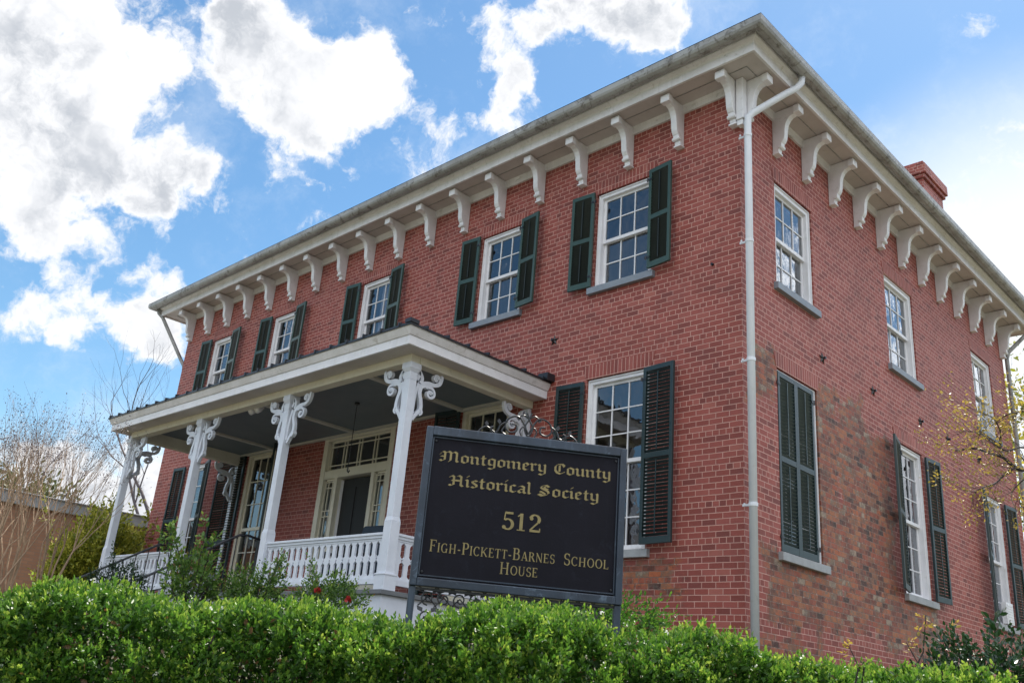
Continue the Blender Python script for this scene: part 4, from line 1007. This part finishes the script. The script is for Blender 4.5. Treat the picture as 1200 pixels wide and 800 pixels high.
        def arc(cx, cz, rx, rz_, a0, a1, tk=TK, tn=TN, n=14):
            pts = []
            for k in range(n + 1):
                a = R_(a0 + (a1 - a0) * k / n); wd = tn + (tk - tn) * abs(math.cos(a)) ** 1.3
                pts.append((cx + rx * math.cos(a), cz + rz_ * math.sin(a), wd, math.cos(a), math.sin(a)))
            for p_, q_ in zip(pts, pts[1:]):
                rq([T(p_[0] - p_[3] * p_[2] / 2, p_[1] - p_[4] * p_[2] / 2), T(p_[0] + p_[3] * p_[2] / 2, p_[1] + p_[4] * p_[2] / 2), T(q_[0] + q_[3] * q_[2] / 2, q_[1] + q_[4] * q_[2] / 2), T(q_[0] - q_[3] * q_[2] / 2, q_[1] - q_[4] * q_[2] / 2)])
        c_ = chh
        if c_ == 'F': stem(.18); bar(.18, .965, .66, .965, .06); bar(.645, 1., .645, .78, .05); bar(.18, .52, .5, .52, .06); bar(.49, .62, .49, .42, .05); return .74
        if c_ == 'I': stem(.18); return .40
        if c_ == 'G': arc(.45, .5, .35, .48, 50, 325); bar(.72, .0, .72, .42, .13); bar(.58, .42, .86, .42, .05); bar(.69, .98, .69, .74, .05); return .95
        if c_ == 'H': stem(.18); stem(.74); bar(.18, .5, .74, .5, .06); return .97
        if c_ == '-': bar(.08, .38, .38, .38, .11); return .48
        if c_ == 'P': stem(.18); bar(.18, .965, .42, .965, .06); arc(.42, .73, .20, .235, 90, -90); bar(.18, .49, .42, .49, .06); return .74
        if c_ == 'C': arc(.45, .5, .35, .48, 42, 318); bar(.70, .97, .70, .70, .05); return .86
        if c_ == 'K': stem(.18); bar(.24, .42, .72, .95, .07); bar(.36, .56, .78, .03, .15); bar(.62, .97, .86, .97, .05); bar(.66, .03, .92, .03, .05); return .94
        if c_ == 'E': stem(.18); bar(.18, .965, .64, .965, .06); bar(.18, .035, .66, .035, .06); bar(.18, .52, .5, .52, .06); bar(.63, 1., .63, .80, .05); bar(.655, 0., .655, .22, .05); bar(.49, .61, .49, .43, .05); return .76
        if c_ == 'T': stem(.38, 0, .99, TK, 1, 0); bar(.04, .965, .72, .965, .06); bar(.06, 1, .06, .78, .05); bar(.70, 1, .70, .78, .05); return .78
        if c_ == 'B': stem(.18); bar(.18, .965, .42, .965, .06); arc(.42, .76, .18, .21, 90, -90); bar(.18, .54, .46, .54, .06); arc(.44, .285, .23, .25, 90, -90); bar(.18, .035, .44, .035, .06); return .80
        if c_ == 'A': bar(.14, .03, .44, .98, .07); bar(.44, .98, .76, .03, .15); bar(.24, .32, .64, .32, .06); bar(.02, .028, .27, .028, .055); bar(.60, .028, .92, .028, .055); return .90
        if c_ == 'R': stem(.18); bar(.18, .965, .42, .965, .06); arc(.42, .755, .19, .21, 90, -90); bar(.18, .53, .46, .53, .06); bar(.44, .52, .74, .04, .15); bar(.66, .028, .88, .028, .055); return .86
        if c_ == 'N': stem(.17, 0, 1, .07); bar(.15, .97, .74, .03, .15); stem(.76, 0, 1, .07); return .93
        if c_ == 'S': arc(.36, .74, .22, .235, 30, 270, .13, .07); arc(.36, .26, .24, .245, 90, -150, .13, .07); bar(.58, .97, .58, .72, .05); bar(.13, .03, .13, .28, .05); return .70
        if c_ == 'O': arc(.47, .5, .36, .48, 0, 360, TK, TN, 24); return .94
        if c_ == 'L': stem(.18); bar(.18, .035, .64, .035, .06); bar(.635, 0, .635, .24, .05); return .70
        if c_ == 'U': bar(.17, .35, .17, .98, TK); arc(.44, .35, .27, .33, 180, 360, .13, .06); bar(.71, .35, .71, .98, .07); bar(.02, .975, .33, .975, .05); bar(.58, .975, .84, .975, .05); return .90
        if c_ == '5': bar(.18, .95, .60, .95, .13); bar(.19, .98, .15, .52, .06); arc(.34, .31, .25, .29, 130, -150, .17, .08); arc(.15, .13, .05, .06, 0, 360, .1, .1, 8); return .68
        if c_ == '1': stem(.27, 0, .99, .17, 1, 0); bar(.08, .80, .27, .97, .07); bar(.06, .03, .48, .03, .06); return .56
        if c_ == '2': arc(.33, .72, .23, .26, 165, -40, .17, .08); bar(.49, .54, .10, .10, .09); bar(.08, .06, .60, .06, .13); bar(.61, .02, .61, .24, .06); arc(.15, .76, .05, .06, 0, 360, .1, .1, 8); return .70
        return .4
    def line(text, x0, x1, zb_, H_, hs, gap=0.):
        # capitals full height, the rest small capitals
        def run(sc, draw):
            x = 0.
            for i, c_ in enumerate(text):
                if c_ == ' ': x += .45 * H_ * sc; continue
                big = c_.isupper() or c_ in '-512'; h_ = H_ if big else hs
                if c_ == '-': h_ = H_ * .85
                b0 = len(rm.v); adv = roman(c_.upper(), 0, 0, h_)
                if draw:
                    for k in range(b0, len(rm.v)): v = rm.v[k]; rm.v[k] = (x0 + x + v[0] * sc, v[1], zb_ + v[2])
                else:
                    del rm.v[b0:]; nf = [f_ for f_ in rm.f if max(f_) < b0]; rm.f[:] = nf
                x += (adv * h_ + gap) * sc
            return x
        w_ = run(1., False); run((x1 - x0) / w_, True)
    def flush():
        w_ = MB(); w_.v = list(rm.v); w_.f = list(rm.f); w_.build('gold_word', mg, o, M); rm.v.clear(); rm.f.clear()
    line('512', -.104, .112, -.083, .088, .088, .008); flush()
    line('Figh-Pickett-Barnes', -.452, .185, -.229, .058, .045, .003); flush(); line('School', .225, .462, -.229, .058, .045, .003); flush()
    line('House', -.093, .103, -.304, .058, .045, .003)
    flush()
sign()

# ------------------------------------------------------------------ shrubs
def leafy_bush(name, loc, rx, ry, h, n, lsize, mat, label, cat, group=None, tip=.5, nl=7, shoots=0, stem_m=None, seed=1, droop=0.):
    g = ground_z(loc[0], loc[1]) if loc[2] is None else loc[2]
    o = empty(name, (loc[0], loc[1], g)); tag(o, label, cat, group)
    d = unit(rng.normal(size=(n, 3))); d[:, 2] = np.abs(d[:, 2]) * 1.0 - .35 * (rng.uniform(size=n) < .4)
    c = np.array([loc[0], loc[1], g + h * .45])
    pr = d * np.array([rx, ry, h * .55])
    f = fbm(c + pr, 1.6 / max(.4, rx), seed * 3.1); f2 = fbm(c + pr, 5. / max(.4, rx), seed * 1.7)
    rad = (1 + .38 * f + .2 * f2) * (1 - rng.exponential(.16, n)); rad = np.clip(rad, .15, 1.5)
    keep = rng.uniform(size=n) < np.clip(.75 + 1.2 * f2, .2, 1)
    base = (c + pr * rad[:, None])[keep]; dd = d[keep]; n = len(base)
    base[:, 2] = np.maximum(base[:, 2], g + .04)
    dr = dd * .8 + np.array([0, 0, .5 - droop]) + rng.normal(scale=.4, size=(n, 3))
    ln = lsize * rng.uniform(2.2, 4., n)
    P, D, S, T = sprigs(base - unit(dr) * (ln * .5)[:, None], dr, ln, nl, lsize, tip)
    mb = MB(); r = random.Random(seed); sm = stem_m or M_barkd
    for k in range(14):
        a = r.uniform(0, 6.28); q = r.uniform(.3, .9)
        e = (loc[0] + rx * q * math.cos(a), loc[1] + ry * q * math.sin(a), g + h * r.uniform(.4, .85))
        mb.tube([(loc[0] + .1 * rx * math.cos(a), loc[1] + .1 * ry * math.sin(a), g - .05), ((loc[0] + e[0]) / 2 + .1 * rx * math.cos(a), (loc[1] + e[1]) / 2 + .1 * ry * math.sin(a), g + h * .4), e], [.014 * h + .004, .009 * h + .003, .003], 5, False)
    PP, DD, SS, TT = [P], [D], [S], [T]
    for k in range(shoots):
        a = r.uniform(0, 6.28); q = r.uniform(.1, .8); b = Vector((loc[0] + rx * q * math.cos(a), loc[1] + ry * q * math.sin(a), g + h * .5)); L = h * r.uniform(.55, .95)
        dv = Vector((math.cos(a) * .3, math.sin(a) * .3, 1)).normalized(); pts = [b + dv * L * t + Vector((math.cos(a), math.sin(a), -.3)) * (.12 * t * t * L) for t in (0, .33, .66, 1)]
        mb.tube(pts, [.006, .005, .004, .002], 5, False)
        m_ = 11; tt = np.linspace(.2, 1, m_); bp = np.array([tuple(pts[0].lerp(pts[3], t)) for t in tt]); 
        p_, d_, s_, t_ = sprigs(bp, rng.normal(size=(m_, 3)) * .7 + np.array(tuple(dv)), np.full(m_, lsize * 2.0), 5, lsize * 1.25, .6, np.full(m_, .35))
        PP.append(p_); DD.append(d_); SS.append(s_); TT.append(t_)
    leaves_mesh('foliage', np.concatenate(PP), np.concatenate(DD), np.concatenate(SS), .5, np.concatenate(TT), mat, o)
    sub(mb, 'stems', sm, o)
    return o
def gp(px, py, r): p = at(px, py, r); return (p.x, p.y, None)
def flower(o, pts, mat, size=.03):
    for p in pts:
        n = 16; P = np.tile(np.array(p), (n, 1)); D = rng.normal(size=(n, 3)) + np.array([0, 0, .4])
        leaves_mesh('blossom', P, D, np.full(n, size), .9, rng.uniform(0, 1, n), mat, o)
leafy_bush('rose_bush', gp(233, 650, 10.4), .32, .30, .72, 330, .055, M_rosel, 'tall leafy rose bush with upright shoots in front of the porch steps', 'bush', 'bushes in front of the porch', .65, 6, 7, None, 3)
leafy_bush('rose_bush', gp(305, 655, 10.2), .34, .34, .62, 560, .045, M_rosel, 'low rose bush in front of the third porch post from the left', 'bush', 'bushes in front of the porch', .6, 6, 5, None, 5)
b3 = leafy_bush('rose_bush', gp(385, 690, 9.4), .42, .3, .52, 520, .04, M_rosel, 'rose bush with two red blooms below the white porch railing', 'bush', 'bushes in front of the porch', .6, 6, 3, None, 6)
flower(b3, [tuple(at(372, 692, 9.1)), tuple(at(408, 702, 9.0))], M_rose, .04)
leafy_bush('evergreen_shrub', gp(140, 668, 13.), .5, .45, .72, 700, .04, M_holly, 'low dark green shrub at the foot of the leftmost porch post', 'bush', 'bushes in front of the porch', .4, 6, 2, None, 8)
leafy_bush('yellow_bush', gp(108, 640, 21.5), 1.0, .8, 2.35, 3000, .10, M_yellow, 'yellow-green leafy bush left of the leftmost porch post', 'bush', None, .6, 7, 6, None, 11)
leafy_bush('yellow_bush', gp(152, 632, 22.5), .75, .7, 2.3, 2200, .10, M_yellow, 'yellow-green leafy bush between the leftmost porch post and the house corner', 'bush', None, .6, 7, 4, None, 12)
leafy_bush('foundation_shrub', gp(655, 720, 6.6), .95, .5, .38, 1500, .035, M_hedge, 'small dark-leaved shrub seen below the black sign', 'bush', None, .3, 6, 0, None, 14)
leafy_bush('holly_shrub', gp(1170, 800, 5.0), .36, .28, .36, 620, .036, M_holly, 'dark glossy shrub at the bottom right corner behind the hedge', 'bush', None, .5, 6, 1, None, 15)
# thin young stem with a few leaves between the hedge and the side wall
def sapling():
    p = at(1100, 790, 5.4); g = ground_z(p.x, p.y); o = empty('sapling', (p.x, p.y, g)); tag(o, 'thin weedy shoots with sparse leaves in front of the side wall', 'plant')
    mb = MB(); PP = []
    for (px, py, px1, py1) in ((1060, 790, 1085, 720), (1000, 790, 994, 755), (1125, 790, 1117, 738), (1075, 790, 1062, 752)):
        a, b = at(px, py, 5.4), at(px1, py1, 5.4); a.z = g - .02; m_ = a.lerp(b, .5) + Vector((.03, .02, 0)); mb.tube([a, m_, b], [.005, .004, .002], 5, False)
        PP += [tuple(a.lerp(b, t)) for t in (.75, .86, .95, 1.)]
    bp = np.array(PP); n = len(bp)
    P, D, S, T = sprigs(bp, rng.normal(size=(n, 3)) + np.array([0, 0, .5]), np.full(n, .05), 4, .032, .5, np.full(n, .5))
    leaves_mesh('foliage', P, D, S, .5, T, M_bud, o); sub(mb, 'stems', M_barkd, o)
sapling()

# ------------------------------------------------------------------ bare trees
def grow(mb, p, d, L, r, depth, R, spread, out, curve=.25, up=.12, kids=(2, 3), shrink=(.62, .82)):
    segs = 4; pts = [p.copy()]; rr = [r]; q = p.copy(); dd = d.copy()
    for k in range(segs):
        dd = (dd + Vector([R.gauss(0, curve) for _ in range(3)]) * .35 + Vector((0, 0, up * .4))).normalized(); q = q + dd * L / segs; pts.append(q.copy()); rr.append(r * (1 - .38 * (k + 1) / segs))
    mb.tube(pts, rr, 7 if depth > 3 else (5 if depth > 1 else 3), False)
    if depth == 0: out.append((pts[-1], dd)); out.append((pts[2], dd)); return
    n = R.randint(*kids)
    for k in range(n):
        t = 1. if k == 0 else R.uniform(.45, 1.); i = min(segs - 1, int(t * segs)); b = pts[i].lerp(pts[i + 1], t * segs - i) if t < 1 else pts[-1]
        ax = Vector([R.gauss(0, 1) for _ in range(3)]); nd = (dd + (ax - dd * ax.dot(dd)).normalized() * (spread * R.uniform(.5, 1.2) * (.5 if k == 0 else 1.))).normalized()
        grow(mb, b, nd, L * R.uniform(*shrink), rr[-1] * (.95 if k == 0 else .72), depth - 1, R, spread, out, curve, up, kids, shrink)
def tree(name, base, trunks, L, r, depth, seed, mat, label, cat='tree', group=None, spread=.6, buds=None, bud_m=None, bud_size=.05, bud_n=2, up=.12, tl=1.0, kids=(2, 3)):
    R = random.Random(seed); o = empty(name, tuple(base)); tag(o, label, cat, group)
    tm = MB(); cm = MB(); ends = []
    for (d, lean) in trunks:
        d = Vector(d).normalized(); p = Vector(base) - Vector((0, 0, .1)); pts = [p]; rr = [r * 1.25]
        for k in range(4): p = p + (d + Vector((R.gauss(0, .05), R.gauss(0, .05), 0))) * (L * tl / 4); pts.append(p.copy()); rr.append(r * (1 - .1 * (k + 1)))
        tm.tube(pts, rr, 8, False)
        for k in range(3 if len(trunks) == 1 else 2):
            ax = Vector([R.gauss(0, 1), R.gauss(0, 1), R.gauss(0, .3)]); nd = (d + ax.normalized() * spread * R.uniform(.5, 1.)).normalized()
            grow(cm, pts[-1 if k < 2 else 3], nd, L * R.uniform(.6, .8), rr[-1] * .8, depth, R, spread, ends, .25, up, kids)
    sub(tm, 'trunk', mat, o, True); sub(cm, 'branches', mat, o)
    if bud_m is not None:
        P = np.array([tuple(e[0]) for e in ends]); D = np.array([tuple(e[1]) for e in ends])
        P = np.repeat(P, bud_n, 0) + rng.normal(scale=bud_size * .9, size=(len(P) * bud_n, 3)); D = np.repeat(D, bud_n, 0) + rng.normal(scale=.8, size=P.shape)
        leaves_mesh('buds', P, D, rng.uniform(.6, 1.3, len(P)) * bud_size, .5, rng.uniform(0, 1, len(P)), bud_m, o)
    return o
def gb(px, py, r, dz=0): p = at(px, py, r); return (p.x, p.y, ground_z(p.x, p.y) + dz)
R0 = random.Random(5)
tree('crape_myrtle', gb(10, 690, 13.2), [((R0.gauss(0, .16), R0.gauss(0, .16), 1), 0) for _ in range(9)], .86, .017, 4, 21, M_barkt, 'bare multi-stemmed shrub with tan stems at the left edge', 'shrub', 'bare tan shrubs by the brown wall', .36, None, M_budp, .022, 1, .1, 1.1)
tree('crape_myrtle', gb(48, 690, 13.8), [((R0.gauss(.0, .13), R0.gauss(0, .13), 1), 0) for _ in range(8)], .92, .016, 4, 28, M_barkt, 'bare multi-stemmed tan shrub with the tallest twigs, second from the left edge', 'shrub', 'bare tan shrubs by the brown wall', .34, None, M_budp, .022, 1, .14, 1.15)
tree('crape_myrtle', gb(-28, 690, 13.0), [((R0.gauss(0, .2), R0.gauss(0, .2), 1), 0) for _ in range(9)], .86, .016, 4, 33, M_barkt, 'bare tan shrub half cut off by the left edge of the photo', 'shrub', 'bare tan shrubs by the brown wall', .36, None, M_budp, .022, 1, .1, 1.1)
tb = at(182, 690, 30.)
tree('bare_tree', (tb.x, tb.y, 2.0), [((-.10, -.14, 1), 0)], 3.1, .12, 5, 9, M_bark, 'leafless spreading tree beyond the brown wall, seen past the left end of the porch', 'tree', 'bare trees in the background', .62, None, None, .08, 1, .12, 1.2)
tree('bare_tree', gb(28, 680, 27.), [((-.05, .05, 1), 0)], 1.9, .06, 4, 17, M_bark, 'leafless tree beyond the brown wall, behind the tan shrubs', 'tree', 'bare trees in the background', .55, None, None, .09, 1, .12, 1.3)
leafy_bush('evergreen_tree', (at(8, 600, 34.).x, at(8, 600, 34.).y, 2.0), 2.0, 1.8, 4.9, 2000, .22, M_olive, 'olive green evergreen tree beyond the brown wall at the left edge', 'tree', None, .5, 6, 0, M_bark, 30)
for i, (px, r, h, lab) in enumerate(((1204, 30., 7.4, 'pale green budding tree behind the right rear corner of the house'), (1250, 26., 8.5, 'tall pale green budding tree just past the right edge'))):
    p = at(px, 600, r); tree('budding_tree', (p.x, p.y, 2.0), [((.05, 0, 1), 0)], h * .34, .12, 5, 40 + i, M_bark, lab, 'tree', 'budding trees behind the house', .6, None, M_yellow, .16, 3, .1, 1.0)
# branch tree on the right, close to the side wall
def side_tree():
    R = random.Random(12); b = at(1330, 760, 7.6); base = Vector((b.x, b.y, ground_z(b.x, b.y)))
    o = empty('yellow_budding_tree', tuple(base)); tag(o, 'dark-twigged tree with yellow-brown buds reaching in from the right edge', 'tree')
    A = lambda px, py, r=7.6: at(px, py, r)
    tm = MB(); top = A(1290, 560); tm.tube([base - Vector((0, 0, .1)), base.lerp(top, .4) + Vector((.05, 0, 0)), top, A(1280, 400, 7.8), A(1300, 250, 8.)], [.085, .07, .058, .045, .02], 9, False)
    sub(tm, 'trunk', M_barkd, o, True)
    cm = MB(); ends = []; limbs = [
        ([(1290, 560), (1240, 556), (1212, 553), (1190, 547), (1176, 536), (1160, 531), (1142, 525), (1120, 528)], .020),
        ([(1190, 547), (1178, 556), (1166, 566), (1150, 572), (1140, 580)], .008),
        ([(1176, 536), (1172, 520), (1172, 505), (1164, 490), (1150, 483)], .008),
        ([(1240, 556), (1215, 530), (1196, 524), (1180, 528), (1165, 520), (1150, 508), (1130, 505)], .010),
        ([(1285, 470), (1240, 470), (1215, 474), (1196, 482), (1180, 486), (1160, 500)], .010),
        ([(1212, 553), (1196, 565), (1185, 580), (1192, 600)], .006)]
    for pts, r in limbs:
        P = [A(x, y, 7.6 + .12 * math.sin(k * 1.3)) for k, (x, y) in enumerate(pts)]; P = [Vector(q) for q in smooth3(P)]
        n = len(P); cm.tube(P, [r * (1 - .75 * k / (n - 1)) for k in range(n)], 6, False)
        for k in range(n // 4, n, 2):
            for _ in range(2):
                d = (P[k] - P[max(0, k - 2)]).normalized() + Vector([R.gauss(0, .6) for _ in range(3)]); grow(cm, P[k], d.normalized(), R.uniform(.08, .19), max(.0022, r * .3 * (1 - k / n)), 2, R, .6, ends, .3, .05, (1, 2))
    right = Vector((HR.x, HR.y, 0))
    for t_, sp_ in (((1290, 560, 7.6), .75), ((1285, 480, 7.7), .7), ((1280, 400, 7.8), .65), ((1290, 320, 7.9), .55), ((1300, 250, 8.), .5), ((1300, 252, 8.), .5)):
        for q_ in range(2): grow(cm, A(*t_), (right * R.uniform(1.3, 1.8) + Vector((R.gauss(0, .3), R.gauss(0, .3), .55))).normalized(), sp_ * .72, .018, 4, R, .35, ends, .15, .06, (2, 2))
    sub(cm, 'branches', M_barkd, o)
    P = np.array([tuple(e[0]) for e in ends]); D = np.array([tuple(e[1]) for e in ends]); 
    P = np.repeat(P, 4, 0) + rng.normal(scale=.035, size=(len(P) * 4, 3)); D = np.repeat(D, 4, 0) + rng.normal(scale=.8, size=P.shape)
    leaves_mesh('buds', P, D, rng.uniform(.6, 1.4, len(P)) * .024, .45, rng.uniform(0, 1, len(P)), M_bud, o)
def smooth3(P, n=4):
    out = []
    for i in range(len(P) - 1):
        p0, p1, p2, p3 = [P[max(0, min(len(P) - 1, j))] for j in (i - 1, i, i + 1, i + 2)]
        for k in range(n):
            t = k / n; out.append(.5 * ((2 * p1) + (p2 - p0) * t + (2 * p0 - 5 * p1 + 4 * p2 - p3) * t * t + (3 * p1 - p0 - 3 * p2 + p3) * t ** 3))
    return out + [P[-1]]
side_tree()

# ------------------------------------------------------------------ low brown brick building on the left
def brown_building():
    o = empty('brown_building', (-25, 8, 2.0)); tag(o, 'long low brown brick building with a grey coping at the left behind the shrubs', 'building')
    m, N, p, _ = newmat('brown_brick'); P = gpos(N)
    sx = N.n('ShaderNodeSeparateXYZ', i_0=P); u = N.m('ADD', sx.outputs[0], sx.outputs[1]); vec = N.n('ShaderNodeCombineXYZ', i_0=u, i_1=sx.outputs[2], i_2=0.).outputs[0]
    b = N.n('ShaderNodeTexBrick', i_Vector=vec, i_Color1=(.38, .20, .12, 1), i_Color2=(.29, .15, .09, 1), i_Mortar=(.24, .17, .13, 1), i_Scale=1.0, i_Mortar_Size=.006)
    b.inputs['Brick Width'].default_value = .21; b.inputs['Row Height'].default_value = .075
    N.link(N.mix(N.m('MULTIPLY', N.noise(P, .7, 5, .6).outputs[0], .5), b.outputs['Color'], (.20, .105, .065)), p.inputs['Base Color']); p.inputs['Roughness'].default_value = .85
    def bp(mb, name, mat, bev=0): return mb.build(name, mat, o, Matrix.Translation(-o.location), bev)
    bp(MB().box(-31, -19, -9, 30, 1.6, 4.93), 'wall', m)
    cm = MB(); cm.box(-31.1, -18.9, -9.1, 30.1, 4.932, 5.20); cm.box(-31.14, -18.86, -9.14, 30.14, 5.202, 5.24)
    bp(cm, 'coping', paint('coping_metal', (.30, .32, .34), (.24, .25, .27), .5, 2., 30, .6, (.12, .11, .1), .4), .01)
brown_building()

# ------------------------------------------------------------------ the house across the street that the panes mirror
def far_house():
    cx, cy = -19, -29; o = empty('white_house', (cx, cy, 0), R_(0)); tag(o, 'cream house with a dark gabled roof, mirrored in the lower front window', 'house')
    wallm = paint('cream_siding', (.5, .47, .40), (.42, .4, .34), .8, 1., 20, .5)
    mb = MB(); mb.box(-7, 7, -5, 5, 0, 7.2); mb.prism([(-5, 7.2), (5, 7.2), (0, 10.2)], 'x', -7, 7); mb.build('wall', wallm, o)
    mb = MB()
    for s in (-1, 1): mb.prism([(s * 5.5, 6.95), (s * 5.5, 7.12), (0, 10.42), (0, 10.22)], 'x', -7.5, 7.5)
    r = mb.build('roof', M_roofs, o); MB().box(2.5, 3.4, -1.4, -.6, 9, 11.6).build('chimney', M_chim, r)
    for z in (1.2, 4.4):
        for x in (-5, -2.5, 0, 2.5, 5):
            f = MB().box(x - .55, x + .55, 5.0, 5.06, z, z + 1.7).build('window', M_white, o); MB().box(x - .46, x + .46, 5.061, 5.075, z + .09, z + 1.61).build('pane', M_stain, f)
    for (x, y, h, s) in ((-6, -24, 9, 50), (2, -27, 8, 51)):
        tree('street_tree', (x, y, 0), [((0, 0, 1), 0)], h * .33, .16, 4, s, M_bark, ('street tree with young leaves beside the cream house', 'street tree with young leaves across the road behind the viewer')[s - 50], 'tree', 'street trees across the road', .65, None, M_yellow, .2, 3, .1)
far_house()
